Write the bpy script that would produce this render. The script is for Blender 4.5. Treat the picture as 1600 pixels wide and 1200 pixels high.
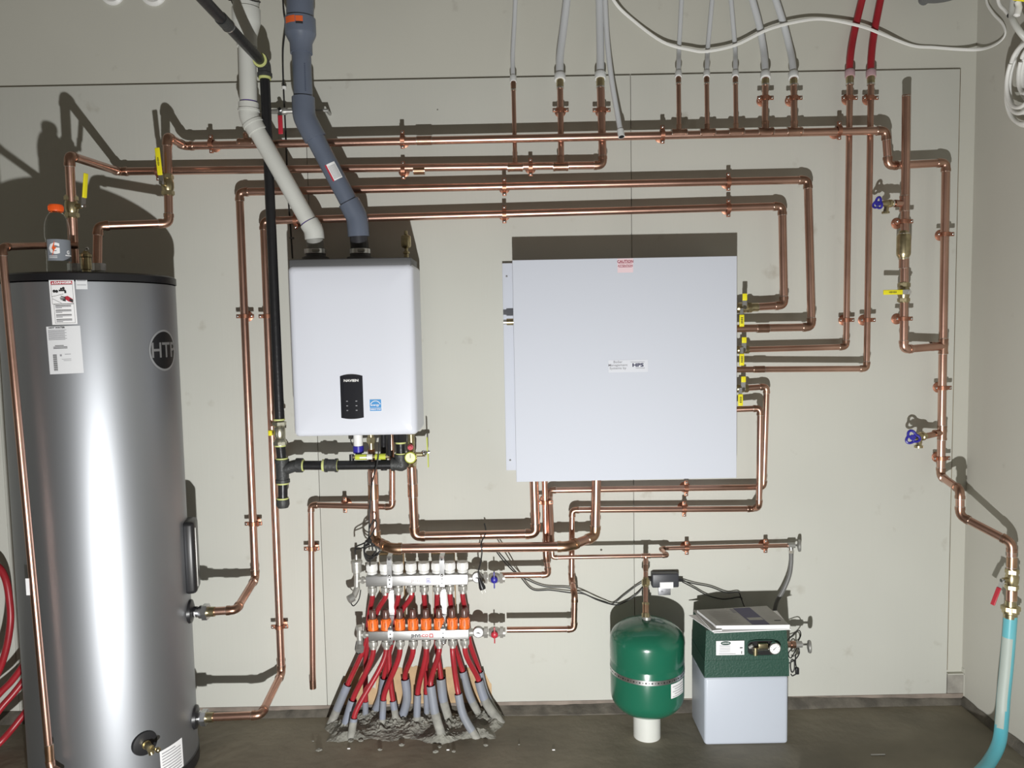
import bpy, math, random
from mathutils import Vector as V, Matrix
random.seed(7)
S = bpy.context.scene
C = S.collection
for o in list(bpy.data.objects): bpy.data.objects.remove(o)

# ---------------------------------------------------------------- camera
CAM_H, DEPTH, FOC = 1.515, 2.95, 1200.0      # camera height, distance to the back wall, focal length in pixels
PITCH, ROLL = math.radians(4.1), 0.019
fw = V((0, math.cos(PITCH), -math.sin(PITCH)))
rt0 = V((1, 0, 0)); up0 = V((0, math.sin(PITCH), math.cos(PITCH)))
rt = rt0*math.cos(ROLL) - up0*math.sin(ROLL)
up = rt0*math.sin(ROLL) + up0*math.cos(ROLL)
cd = bpy.data.cameras.new('camera'); cam = bpy.data.objects.new('camera', cd); C.objects.link(cam)
cd.sensor_fit = 'HORIZONTAL'; cd.sensor_width = 36.0; cd.lens = 36.0*FOC/1600.0
cd.clip_start = 0.02; cd.clip_end = 60
m3 = Matrix((rt, up, -fw)).transposed()
cam.matrix_world = Matrix.Translation(V((0, 0, CAM_H))) @ m3.to_4x4()
S.camera = cam

# ---------------------------------------------------------------- light
w = bpy.data.worlds.new('world'); S.world = w; w.use_nodes = True
w.node_tree.nodes['Background'].inputs[0].default_value = (1.0, 0.87, 0.70, 1)
w.node_tree.nodes['Background'].inputs[1].default_value = 0.096
ld = bpy.data.lights.new('work_light', 'SPOT'); ld.energy = 342; ld.spot_size = math.radians(132); ld.spot_blend = 0.55; ld.color = (1.0, 1.0, 0.985)
ld.shadow_soft_size = 0.022
lo = bpy.data.objects.new('work_light', ld); C.objects.link(lo); lo.location = (0.0, 0.05, CAM_H-1.30)
lo.rotation_euler = (V((-.30, DEPTH, 1.62))-V(lo.location)).to_track_quat('-Z', 'Y').to_euler()
S.view_settings.view_transform = 'Standard'; S.view_settings.look = 'None'
S.view_settings.exposure = 0.0; S.view_settings.gamma = 1.0; S.view_settings.use_curve_mapping = False

# ---------------------------------------------------------------- measuring helpers
EYE = V((0, 0, CAM_H))
def ray(px, py): return fw + rt*((px-800)/FOC) - up*((py-600)/FOC)
def P(px, py, s):                                # point standing s metres out from the back wall
    d = ray(px, py); return EYE + d*((DEPTH-s)/d.y)
def F(px, py, z=0.0):                            # point on the floor
    d = ray(px, py); return EYE + d*((z-CAM_H)/d.z)
def RW(px, py, x):                               # point on a plane parallel to the right wall
    d = ray(px, py); return EYE + d*(x/d.x)
def L(px, s, py=600): return (P(px+800-px+px*0+0, py, s)-P(800, py, s)).length if 0 else px/FOC*(DEPTH-s)

# ---------------------------------------------------------------- materials
MATS = {}
def mat(name, col, rough=0.5, metal=0.0, bump=0.0, bscale=40.0, var=0.0, vscale=6.0, var2=None, coat=0.0,
        alpha=None, trans=0.0, aniso=0.0, stretch=None, sss=0.0, spec=0.5):
    if name in MATS: return MATS[name]
    m = bpy.data.materials.new(name); m.use_nodes = True
    nt = m.node_tree; b = nt.nodes['Principled BSDF']
    b.inputs['Base Color'].default_value = (*col, 1); b.inputs['Roughness'].default_value = rough
    b.inputs['Metallic'].default_value = metal; b.inputs['Coat Weight'].default_value = coat
    b.inputs['Specular IOR Level'].default_value = spec
    b.inputs['Transmission Weight'].default_value = trans
    if aniso: b.inputs['Anisotropic'].default_value = aniso
    if alpha is not None: b.inputs['Alpha'].default_value = alpha
    tc = nt.nodes.new('ShaderNodeTexCoord'); mp = nt.nodes.new('ShaderNodeMapping')
    nt.links.new(tc.outputs['Object'], mp.inputs[0])
    if stretch: mp.inputs['Scale'].default_value = stretch
    if var:
        n = nt.nodes.new('ShaderNodeTexNoise'); n.inputs['Scale'].default_value = vscale; n.inputs['Detail'].default_value = 5
        r = nt.nodes.new('ShaderNodeMapRange'); r.inputs[1].default_value = 0.35; r.inputs[2].default_value = 0.65
        mx = nt.nodes.new('ShaderNodeMix'); mx.data_type = 'RGBA'
        c2 = var2 or tuple(c*(1-var) for c in col)
        mx.inputs[6].default_value = (*col, 1); mx.inputs[7].default_value = (*c2, 1)
        nt.links.new(mp.outputs[0], n.inputs['Vector']); nt.links.new(n.outputs[0], r.inputs[0])
        nt.links.new(r.outputs[0], mx.inputs[0]); nt.links.new(mx.outputs[2], b.inputs['Base Color'])
    if bump:
        n2 = nt.nodes.new('ShaderNodeTexNoise'); n2.inputs['Scale'].default_value = bscale; n2.inputs['Detail'].default_value = 4
        bp = nt.nodes.new('ShaderNodeBump'); bp.inputs['Strength'].default_value = bump; bp.inputs['Distance'].default_value = 0.01
        nt.links.new(mp.outputs[0], n2.inputs['Vector']); nt.links.new(n2.outputs[0], bp.inputs['Height'])
        nt.links.new(bp.outputs[0], b.inputs['Normal'])
    MATS[name] = m
    return m

def wall_mat(name, col, dirt, bump=0.05, vein=False):
    m = bpy.data.materials.new(name); m.use_nodes = True; nt = m.node_tree; b = nt.nodes['Principled BSDF']
    b.inputs['Roughness'].default_value = 0.75; b.inputs['Specular IOR Level'].default_value = 0.25
    tc = nt.nodes.new('ShaderNodeTexCoord')
    def noise(sc, det, lo_, hi_, vec=None):
        n = nt.nodes.new('ShaderNodeTexNoise'); n.inputs['Scale'].default_value = sc; n.inputs['Detail'].default_value = det
        nt.links.new(vec or tc.outputs['Object'], n.inputs['Vector'])
        r = nt.nodes.new('ShaderNodeMapRange'); r.inputs[1].default_value = lo_; r.inputs[2].default_value = hi_
        nt.links.new(n.outputs[0], r.inputs[0]); return r.outputs[0]
    def mix(fac, a, bcol):
        mx = nt.nodes.new('ShaderNodeMix'); mx.data_type = 'RGBA'
        nt.links.new(fac, mx.inputs[0])
        if isinstance(a, tuple): mx.inputs[6].default_value = (*a, 1)
        else: nt.links.new(a, mx.inputs[6])
        mx.inputs[7].default_value = (*bcol, 1); return mx.outputs[2]
    c = mix(noise(1.3, 3, .4, .7), col, tuple(x*.93 for x in col))
    # rare handling smudges
    f = noise(9, 6, .675, .82)
    c = mix(f, c, dirt)
    # small dents and nail marks
    vo = nt.nodes.new('ShaderNodeTexVoronoi'); vo.inputs['Scale'].default_value = 3.2
    nt.links.new(tc.outputs['Object'], vo.inputs['Vector'])
    r = nt.nodes.new('ShaderNodeMapRange'); r.inputs[1].default_value = .012; r.inputs[2].default_value = .017
    r.inputs[3].default_value = 1; r.inputs[4].default_value = 0
    nt.links.new(vo.outputs['Distance'], r.inputs[0])
    c = mix(r.outputs[0], c, (.10, .09, .075))
    nt.links.new(c, b.inputs['Base Color'])
    if vein:
        mp = nt.nodes.new('ShaderNodeMapping'); mp.inputs['Scale'].default_value = (60, 60, 1.2)
        nt.links.new(tc.outputs['Object'], mp.inputs[0])
        hsrc = noise(1.0, 3, 0, 1, mp.outputs[0])
    else: hsrc = noise(60, 3, 0, 1)
    bp = nt.nodes.new('ShaderNodeBump'); bp.inputs['Strength'].default_value = bump; bp.inputs['Distance'].default_value = 0.004
    nt.links.new(hsrc, bp.inputs['Height']); nt.links.new(bp.outputs[0], b.inputs['Normal'])
    return m

M_DRY = wall_mat('drywall_paint', (.55, .545, .485), (.36, .34, .29))
M_PLY = wall_mat('plywood_paint', (.590, .592, .540), (.42, .40, .34), .12, True)
M_SIDE = wall_mat('side_wall_paint', (.53, .52, .465), (.42, .40, .35))
M_EDGE = mat('raw_plywood_edge', (.55, .38, .20), .8, var=.4, vscale=40)
M_CONC = mat('concrete_floor', (.33, .295, .225), .6, bump=.35, bscale=14, var=.45, vscale=1.7, spec=.3)
M_CRETE = mat('spilled_concrete', (.36, .355, .31), .9, bump=.9, bscale=55, var=.35, vscale=25)
M_CU = mat('copper', (.70, .44, .35), .31, 1.0, bump=.03, bscale=30, var=.5, vscale=7, var2=(.56, .34, .265), stretch=(1, 1, 1))
M_CU2 = mat('aged_copper', (.58, .36, .27), .33, 1.0, bump=.05, bscale=40, var=.5, vscale=18, var2=(.34, .20, .145))
M_BRC = mat('flux_stained_copper', (.57, .37, .25), .33, 1.0, var=.5, vscale=22, var2=(.40, .24, .15))
M_STRAP = mat('plated_strap', (.47, .22, .145), .42, .9, var=.2, vscale=60)
M_SOLD = mat('solder', (.80, .78, .74), .25, 1.0)
M_BRASS = mat('brass', (.60, .52, .32), .32, 1.0, var=.3, vscale=40)
M_CHR = mat('chrome', (.80, .80, .80), .15, 1.0)
M_ZINC = mat('zinc_plate', (.78, .79, .80), .33, 1.0, var=.2, vscale=50)
M_STEEL = mat('brushed_steel', (.66, .66, .66), .36, 1.0, var=.12, vscale=30, stretch=(1, 1, 30))
M_NICK = mat('nickel', (.60, .59, .55), .42, .6, var=.2, vscale=60)
M_GREYM = mat('dull_grey_metal', (.40, .40, .38), .45, .6)
M_YEL = mat('yellow_vinyl', (.85, .76, .02), .4)
M_INK = mat('black_ink', (.02, .02, .02), .6)
M_GINK = mat('grey_ink', (.28, .28, .30), .6)
M_PAPER = mat('label_paper', (.85, .85, .86), .5)
M_REDV = mat('red_vinyl', (.50, .03, .05), .35)
M_REDP = mat('red_pex', (.40, .025, .035), .35, var=.25, vscale=9)
M_WPEX = mat('white_pex', (.62, .64, .66), .35)
M_WSL = mat('white_sleeve', (.74, .76, .76), .4)
M_WHT = mat('white_plastic', (.82, .82, .80), .35)
M_BOX = mat('white_powder_coat', (.63, .66, .735), .65, spec=.10)
M_BOIL = mat('boiler_white', (.70, .725, .80), .30, spec=.35)
M_DGREY = mat('dark_grey_steel', (.16, .165, .17), .5, .2)
M_PVC = mat('white_pvc', (.66, .67, .63), .4, var=.08, vscale=5)
M_GPVC = mat('grey_pvc', (.135, .16, .215), .33, var=.15, vscale=6)
M_CONDUIT = mat('grey_conduit', (.27, .295, .36), .4, var=.2, vscale=9, var2=(.25, .265, .29))
M_SPLAT = mat('concrete_splashed_conduit', (.36, .355, .32), .85, bump=.4, bscale=60, var=.3, vscale=30)
M_IRON = mat('black_iron', (.022, .022, .024), .35, .3, bump=.1, bscale=50)
M_MALL = mat('malleable_iron', (.06, .062, .062), .5, .3, bump=.3, bscale=90)
M_TAPE = mat('yellow_thread_sealant', (.62, .66, .25), .6)
M_BLK = mat('black_plastic', (.018, .018, .02), .35)
M_GLB = mat('gloss_black_panel', (.02, .021, .026), .12, coat=.6)
M_BLUE = mat('blue_handle', (.03, .025, .32), .35)
M_ORG = mat('orange_plastic', (.85, .17, .02), .4)
M_SMOKE = mat('smoked_plastic', (.22, .12, .10), .2, trans=.35)
M_TANK = mat('tank_silver', (.365, .38, .405), .47, .9)
M_GTANK = mat('green_enamel', (.012, .125, .072), .22, coat=.3)
M_DGRN = mat('dark_green_plastic', (.018, .065, .045), .5, bump=.2, bscale=150)
M_MILK = mat('milky_plastic', (.49, .53, .60), .42)
M_CABLE = mat('white_cable', (.86, .86, .83), .45)
M_HOSE = mat('turquoise_hose', (.10, .42, .50), .35, var=.8, vscale=2.2, var2=(.17, .50, .56))
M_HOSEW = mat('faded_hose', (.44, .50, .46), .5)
M_BLUEL = mat('blue_label', (.05, .28, .62), .45)
M_PURP = mat('booklet_purple', (.05, .045, .13), .5)
M_BKLT = mat('booklet_cover', (.42, .42, .40), .5, var=.1, vscale=20)
M_PEXOR = mat('bottle_orange', (.80, .11, .015), .4)
M_CLEAR = mat('clear_plastic', (.9, .92, .92), .08, trans=1.0)
MATS['clear_plastic'].node_tree.nodes['Principled BSDF'].inputs['IOR'].default_value = 1.12
M_BLB = mat('grey_bottle_label', (.20, .22, .25), .45)
M_WOODP = mat('sill_plate', (.30, .25, .21), .8, bump=.3, bscale=30, var=.4, vscale=12)
M_FELT = mat('sill_membrane', (.15, .135, .11), .85, bump=.6, bscale=30, var=.5, vscale=14)
M_HOLE = mat('dark_opening', (.012, .012, .012), .9)
M_TAN = mat('overspray_tan', (.60, .42, .24), .8, var=.3, vscale=12)
M_BLKC = mat('black_cord', (.02, .02, .02), .5)
M_GREYH = mat('grey_rubber_hose', (.16, .16, .155), .45)
M_YG = mat('yellow_green_tag', (.55, .62, .06), .45)

# ---------------------------------------------------------------- mesh builder
class MB:
    def __init__(s): s.v = []; s.f = []; s.m = []; s.mats = []
    def mi(s, m):
        if m not in s.mats: s.mats.append(m)
        return s.mats.index(m)
    def add(s, vs, fs, m):
        k = len(s.v); s.v += [V(x) for x in vs]; i = s.mi(m)
        for f in fs: s.f.append(tuple(k+a for a in f)); s.m.append(i)
    def box(s, c, size, m, ax=None, bev=0.0):
        """box of full size (x,y,z) about centre c, axes ax; bev chamfers every edge"""
        c = V(c); ax = ax or (V((1,0,0)), V((0,1,0)), V((0,0,1))); h = [q/2 for q in size]
        if bev <= 0:
            vs = [c+ax[0]*h[0]*i+ax[1]*h[1]*j+ax[2]*h[2]*k for i in (-1,1) for j in (-1,1) for k in (-1,1)]
            s.add(vs, [(0,1,3,2),(4,6,7,5),(0,4,5,1),(2,3,7,6),(0,2,6,4),(1,5,7,3)], m); return
        import bmesh
        bm = bmesh.new(); bmesh.ops.create_cube(bm, size=1.0)
        for v in bm.verts: v.co = V((v.co.x*size[0], v.co.y*size[1], v.co.z*size[2]))
        bmesh.ops.bevel(bm, geom=list(bm.edges), offset=bev, segments=3, profile=0.5, affect='EDGES')
        bm.verts.ensure_lookup_table()
        s.add([c+ax[0]*v.co.x+ax[1]*v.co.y+ax[2]*v.co.z for v in bm.verts], [tuple(v.index for v in f.verts) for f in bm.faces], m)
        bm.free()
    def tube(s, pts, r, m, seg=14, caps=True, closed=False, flat=None):
        pts = [V(p) for p in pts]; n = len(pts)
        rr = r if isinstance(r, (list, tuple)) else [r]*n
        T = []
        for i in range(n):
            a = pts[(i-1) % n] if (closed or i > 0) else pts[0]; b = pts[(i+1) % n] if (closed or i < n-1) else pts[-1]
            t = (b-a); T.append(t.normalized() if t.length > 1e-9 else V((0,0,1)))
        ref = V((0,-1,0)) if abs(T[0].y) < .9 else V((0,0,1))
        u = (ref - T[0]*ref.dot(T[0])).normalized(); vs = []; fs = []
        for i in range(n):
            u = (u - T[i]*u.dot(T[i]))
            u = u.normalized() if u.length > 1e-6 else T[i].orthogonal().normalized()
            w_ = T[i].cross(u)
            fa, fb = flat if flat else (1, 1)
            for k in range(seg):
                a = 2*math.pi*k/seg; vs.append(pts[i] + u*math.cos(a)*rr[i]*fa + w_*math.sin(a)*rr[i]*fb)
        for i in range(n if closed else n-1):
            j = (i+1) % n
            for k in range(seg):
                q = (k+1) % seg; fs.append((i*seg+k, i*seg+q, j*seg+q, j*seg+k))
        if caps and not closed:
            fs.append(tuple(range(seg))[::-1]); fs.append(tuple((n-1)*seg+k for k in range(seg)))
        s.add(vs, fs, m)
    def lathe(s, prof, c, ax, m, seg=24, mats=None):
        """prof: list of (radius, height) along axis ax from c"""
        ax = V(ax).normalized(); u = ax.orthogonal().normalized()
        if abs(ax.z) > .99: u = V((1,0,0))
        w_ = ax.cross(u); c = V(c); vs = []
        for r, z in prof:
            for k in range(seg):
                a = 2*math.pi*k/seg; vs.append(c+ax*z+(u*math.cos(a)+w_*math.sin(a))*max(r, 1e-5))
        for i in range(len(prof)-1):
            fs = []
            for k in range(seg):
                q = (k+1) % seg; fs.append((i*seg+k, i*seg+q, (i+1)*seg+q, (i+1)*seg+k))
            if i == 0 and not mats and False: pass
            k0 = len(s.v)
            if i == 0: base = k0; s.v += vs
            idx = s.mi(mats[i] if mats else m)
            for f in fs: s.f.append(tuple(base+a for a in f)); s.m.append(idx)
    def sphere(s, c, r, m, seg=14, sc=(1,1,1)):
        n = seg//2+1
        vs = []; fs = []
        for i in range(n):
            th = math.pi*i/(n-1)
            for k in range(seg):
                a = 2*math.pi*k/seg
                vs.append(V(c)+V((sc[0]*r*math.sin(th)*math.cos(a), sc[1]*r*math.sin(th)*math.sin(a), sc[2]*r*math.cos(th))))
        for i in range(n-1):
            for k in range(seg):
                q = (k+1) % seg; fs.append((i*seg+k, (i+1)*seg+k, (i+1)*seg+q, i*seg+q))
        s.add(vs, fs, m)
    def build(s, name, parent=None, label=None, cat=None, group=None, kind=None, ang=35):
        me = bpy.data.meshes.new(name); me.from_pydata([tuple(v) for v in s.v], [], s.f)
        for m in s.mats: me.materials.append(m)
        me.polygons.foreach_set('material_index', s.m)
        me.polygons.foreach_set('use_smooth', [True]*len(s.f))
        me.update(); me.validate()
        try: me.set_sharp_from_angle(angle=math.radians(ang))
        except Exception: pass
        o = bpy.data.objects.new(name, me); C.objects.link(o)
        if parent is not None:
            o.parent = parent
            pw = V((0,0,0)); q = parent
            while q: pw += V(q.location); q = q.parent
            o.location = -pw
        if label: o['label'] = label
        if cat: o['category'] = cat
        if group: o['group'] = group
        if kind: o['kind'] = kind
        return o

def recenter(o):
    """give a single-mesh thing its own origin"""
    me = o.data; n = len(me.vertices)
    c = sum((v.co for v in me.vertices), V((0,0,0)))/n
    c.z = min(v.co.z for v in me.vertices)
    me.transform(Matrix.Translation(-c)); o.location = V(o.location)+c
    return o
def thing(name, label, cat, loc, group=None):
    o = bpy.data.objects.new(name, None); C.objects.link(o); o.location = V(loc); o.empty_display_size = .02
    o['label'] = label; o['category'] = cat
    if group: o['group'] = group
    return o
def struct(name, mb, **k):
    return mb.build(name, kind='structure', **k)
def spline(pts, n=8, closed=False):
    pts = [V(p) for p in pts]; out = []; N = len(pts)
    rng = range(N) if closed else range(N-1)
    for i in rng:
        if closed: p0, p1, p2, p3 = pts[(i-1) % N], pts[i], pts[(i+1) % N], pts[(i+2) % N]
        else: p0, p1, p2, p3 = pts[max(i-1, 0)], pts[i], pts[i+1], pts[min(i+2, N-1)]
        for k in range(n):
            t = k/n
            out.append(0.5*((2*p1)+(p2-p0)*t+(2*p0-5*p1+4*p2-p3)*t*t+(-p0+3*p1-3*p2+p3)*t**3))
    if not closed: out.append(pts[-1])
    return out
_font = {}
def refine(vs, fs, ml):
    import bmesh
    bm = bmesh.new(); bv = [bm.verts.new((x, y, 0)) for x, y in vs]
    for f in fs:
        try: bm.faces.new([bv[i] for i in f])
        except ValueError: pass
    bmesh.ops.triangulate(bm, faces=list(bm.faces))
    for _ in range(7):
        le = [e for e in bm.edges if e.calc_length() > ml]
        if not le: break
        bmesh.ops.subdivide_edges(bm, edges=le, cuts=1); bmesh.ops.triangulate(bm, faces=[f for f in bm.faces if len(f.verts) > 3])
    bm.verts.ensure_lookup_table()
    for i, v in enumerate(bm.verts): v.index = i
    r = ([(v.co.x, v.co.y) for v in bm.verts], [tuple(v.index for v in f.verts) for f in bm.faces]); bm.free(); return r
def text2d(txt, size, bold=0.0, align='CENTER'):
    key = (txt, size, bold, align)
    if key in _font: return _font[key]
    cu = bpy.data.curves.new('t', 'FONT'); cu.body = txt; cu.size = size; cu.align_x = align; cu.align_y = 'CENTER'
    cu.offset = bold; cu.resolution_u = 2
    ob = bpy.data.objects.new('t', cu); C.objects.link(ob)
    bpy.context.view_layer.update()
    me = bpy.data.meshes.new_from_object(ob.evaluated_get(bpy.context.evaluated_depsgraph_get()))
    r = ([(v.co.x, v.co.y) for v in me.vertices], [tuple(p.vertices) for p in me.polygons])
    bpy.data.objects.remove(ob); bpy.data.curves.remove(cu); bpy.data.meshes.remove(me)
    _font[key] = r
    return r
def put_text(mb, fmap, txt, u, v, size, m, bold=0.0, sx=1.0, align='CENTER', rot=0, lift=1, fine=0):
    vs, fs = text2d(txt, size, bold, align)
    if fine: vs, fs = refine(vs, fs, fine)
    if rot: vs = [(-y, x) for x, y in vs] if rot > 0 else [(y, -x) for x, y in vs]
    mb.add([fmap(u+x*sx, v+y, lift) for x, y in vs], fs, m)
def put_rect(mb, fmap, u0, v0, u1, v1, m, lift=0, n=8):
    vs = []; fs = []
    for i in range(n+1):
        u = u0+(u1-u0)*i/n
        vs += [fmap(u, v0, lift), fmap(u, v1, lift)]
    for i in range(n): fs.append((2*i, 2*i+2, 2*i+3, 2*i+1))
    mb.add(vs, fs, m)
def put_disc(mb, fmap, u, v, r, m, lift=0, seg=28, ru=None, r0=0, a0=0, a1=360, rings=1):
    if rings > 1:
        for q in range(rings):
            b = r*(r0+(1-r0)*(q+1)/rings); a = r*(r0+(1-r0)*q/rings)
            put_disc(mb, fmap, u, v, b, m, lift, seg, (ru or r)*b/r, a/b, a0, a1)
        return
    ru = ru or r; vs = []; fs = []
    full = (a1-a0) >= 360
    for k in range(seg+1):
        a = math.radians(a0+(a1-a0)*k/seg)
        vs.append(fmap(u+ru*math.cos(a), v+r*math.sin(a), lift))
        vs.append(fmap(u+ru*r0*math.cos(a), v+r*r0*math.sin(a), lift))
    for k in range(seg): fs.append((2*k, 2*k+2, 2*k+3, 2*k+1))
    mb.add(vs, fs, m)
def flatmap(o, y):
    """u to the right, v up, on a plane facing the camera side at depth y"""
    return lambda u, v, lift=0: V((o[0]+u, y-0.0006*(lift+1), o[1]+v))
def W(px, s): return px/FOC*(DEPTH-s)*1.01
ODQ, ODO, ODT, ODH = .0349, .0286, .0222, .0159      # 1-1/4, 1, 3/4 and 1/2 inch copper tube
YD = V((0,-1,0)); ZU = V((0,0,1)); XR = V((1,0,0))

def elbow_mb(p, d1, d2, leg, r, m, ringm=None):
    """fitting round corner p; d1 points back along the first leg, d2 forward along the second"""
    mb = MB(); a = p+d1*leg; b = p+d2*leg
    k = .28
    pts = [a, p+d1*leg*.62]
    for i in range(1, 8):
        t = i/8; q0 = p+d1*leg*.62; q2 = p+d2*leg*.62
        pts.append(q0*(1-t)**2+p*2*t*(1-t)+q2*t*t)
    pts += [p+d2*leg*.62, b]
    mb.tube(pts, r*1.10, m, 18)
    for e, d in ((a, d1), (b, d2)):
        mb.tube([e-d*leg*.34, e], r*1.19, m, 18)
        if ringm: mb.tube([e-d*.0005, e+d*.0014], r*1.12, ringm, 18)
    return mb
def tee_mb(p, dr, db, r, rb, m, ringm=None, ll=None):
    mb = MB(); l = ll or max(r*1.9, rb*2.0)
    mb.tube([p-dr*l, p+dr*l], r*1.12, m, 18)
    mb.tube([p, p+db*(r+rb*2.2)], rb*1.14, m, 18)
    for e in (-1, 1):
        mb.tube([p+dr*l*e, p+dr*l*e*.72], r*1.19, m, 18)
        if ringm: mb.tube([p+dr*l*e, p+dr*(l*e+.0014*e)], r*1.13, ringm, 18)
    mb.tube([p+db*(r+rb*1.5), p+db*(r+rb*2.2)], rb*1.22, m, 18)
    return mb
def coupling_mb(p, d, r, m, l=None, ringm=None):
    mb = MB(); l = l or r*1.9
    mb.tube([p-d*l, p+d*l], r*1.14, m, 18)
    if ringm:
        for e in (-1, 1): mb.tube([p+d*l*e, p+d*(l+.0014)*e], r*1.10, ringm, 18)
    return mb

def run(name, label, cat, nodes, od, m=None, tees=(), cpl=(), group=None, elbow='elbow', ringm=None, em=None, sizes=None, endcap=()):
    """a soldered pipe run through measured nodes (px, py, standoff) or world points"""
    m = m or M_CU; em = em or M_CU2; ringm = ringm if ringm is not None else M_SOLD
    pts = [n if isinstance(n, V) else P(*n[:3]) for n in nodes]
    root = thing(name, label, cat, pts[0], group)
    n = len(pts); r = od/2
    legs = [0]*n
    for i in range(1, n-1):
        legs[i] = min(od*1.15, .46*min((pts[i]-pts[i-1]).length, (pts[i+1]-pts[i]).length))
    for i in range(n-1):
        d = (pts[i+1]-pts[i]).normalized()
        a = pts[i]+d*legs[i]*.7; b = pts[i+1]-d*legs[i+1]*.7
        if (b-a).length > .004:
            mb = MB(); mb.tube([a, b], r, m, 18); mb.build('pipe', root)
    for i in range(1, n-1):
        d1 = (pts[i-1]-pts[i]).normalized(); d2 = (pts[i+1]-pts[i]).normalized()
        elbow_mb(pts[i], d1, d2, legs[i], r, em, ringm).build(elbow, root)
    for t in tees:
        p, dr, db, rb = t; tee_mb(p, dr.normalized(), db.normalized(), r, rb/2, em, ringm).build('tee', root)
    for c in cpl:
        p, d = c[:2]; coupling_mb(p, d.normalized(), r, c[2] if len(c) > 2 else em, c[3] if len(c) > 3 else None, ringm).build('coupling', root)
    return root
def branch(root, a, b, od, m=None):
    mb = MB(); mb.tube([a, b], od/2, m or M_CU, 18); return mb.build('pipe', root)

def hexprof(mb, p, d, r, l, m, n=6):
    mb.tube([p-d*l/2, p+d*l/2], r, m, n)
def ball_valve(root, p, d, od, lever, stem=YD, col=None, length=.085, m=None, off=None, marks=True, name='ball_valve'):
    """quarter-turn valve: body along d, stem towards the viewer, lever pointing along `lever`"""
    m = m or M_BRASS; r = od/2; d = d.normalized(); lever = lever.normalized(); stem = stem.normalized(); col = col or M_YEL
    mb = MB()
    mb.lathe([(0,-2.6*r),(r*1.25,-2.6*r),(r*1.25,-1.9*r),(r*1.12,-1.85*r),(r*1.3,-1.2*r),(r*1.46,-.6*r),(r*1.46,.6*r),(r*1.3,1.2*r),
              (r*1.15,1.85*r),(r*1.25,1.9*r),(r*1.25,2.6*r),(0,2.6*r)], p, d, m, 20)
    hexprof(mb, p-d*1.9*r, d, r*1.5, r*.9, m); hexprof(mb, p+d*1.9*r, d, r*1.5, r*.9, m)
    mb.tube([p, p+stem*r*2.5], r*.62, m, 12)
    v = mb.build(name, root)
    off = off or r*2.75
    hb = MB(); q = p+stem*off; side = lever.cross(stem)
    hb.box(q+lever*.012, (.034, .017, .0022), M_ZINC, (lever, side, stem))
    hb.tube([q-stem*.002, q+stem*.006], .0065, M_CHR, 6)
    a = q+lever*.026; b = q+lever*length
    hb.box((a+b)/2+stem*.003, ((b-a).length, .0175, .0055), col, (lever, side, stem), .0022)
    if marks and length > .06:
        c0 = a+lever*((b-a).length*.35)+stem*.0061
        for k in range(7):
            hb.box(c0+lever*k*.0042, (.0022, .0065 if k % 3 else .0045, .0004), M_INK, (lever, side, stem))
    hb.build('lever_handle', v)
    return v
def wheel_handle(root, p, ax, r, m, lobes=3, name='handle'):
    """lobed cast handwheel on axis ax at p"""
    ax = ax.normalized(); u = ax.orthogonal().normalized(); w_ = ax.cross(u); mb = MB()
    ring = [p+(u*math.cos(a)+w_*math.sin(a))*r*(.84+.20*math.cos(lobes*a)) for a in [2*math.pi*k/36 for k in range(36)]]
    mb.tube(ring, r*.20, m, 8, closed=True)
    for k in range(lobes):
        a = 2*math.pi*k/lobes
        mb.tube([p, p+(u*math.cos(a+math.pi/lobes)+w_*math.sin(a+math.pi/lobes))*r*.62], r*.20, m, 8)
    mb.tube([p-ax*r*.18, p+ax*r*.22], r*.42, m, 14)
    o = mb.build(name, root); return o
def drain_valve(root, p, d, spout=-ZU, m=None, hm=None, sc=1.0, name='drain_valve', face=None):
    """boiler drain: body starts at p and points along d, wheel handle at its end, spout downwards"""
    m = m or M_BRASS; hm = hm or M_BLUE; mb = MB(); d = d.normalized()
    mb.lathe([(0,0),(.010*sc,0),(.010*sc,.012*sc),(.0145*sc,.013*sc),(.0145*sc,.022*sc),(.012*sc,.024*sc),(.0135*sc,.034*sc),(.010*sc,.044*sc),(.0085*sc,.052*sc),(.004*sc,.053*sc),(.004*sc,.068*sc),(0,.068*sc)], p, d, m, 16)
    q = p+d*.030*sc
    mb.tube([q, q+spout*.018*sc, q+spout*.030*sc+d*.003*sc], [.009*sc,.0085*sc,.0095*sc], m, 14)
    mb.tube([q+spout*.029*sc+d*.003*sc, q+spout*.036*sc+d*.003*sc], .0135*sc, m, 14)
    v = mb.build(name, root)
    wheel_handle(v, p+d*.064*sc, face or d, .0215*sc, hm)
    return v

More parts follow.
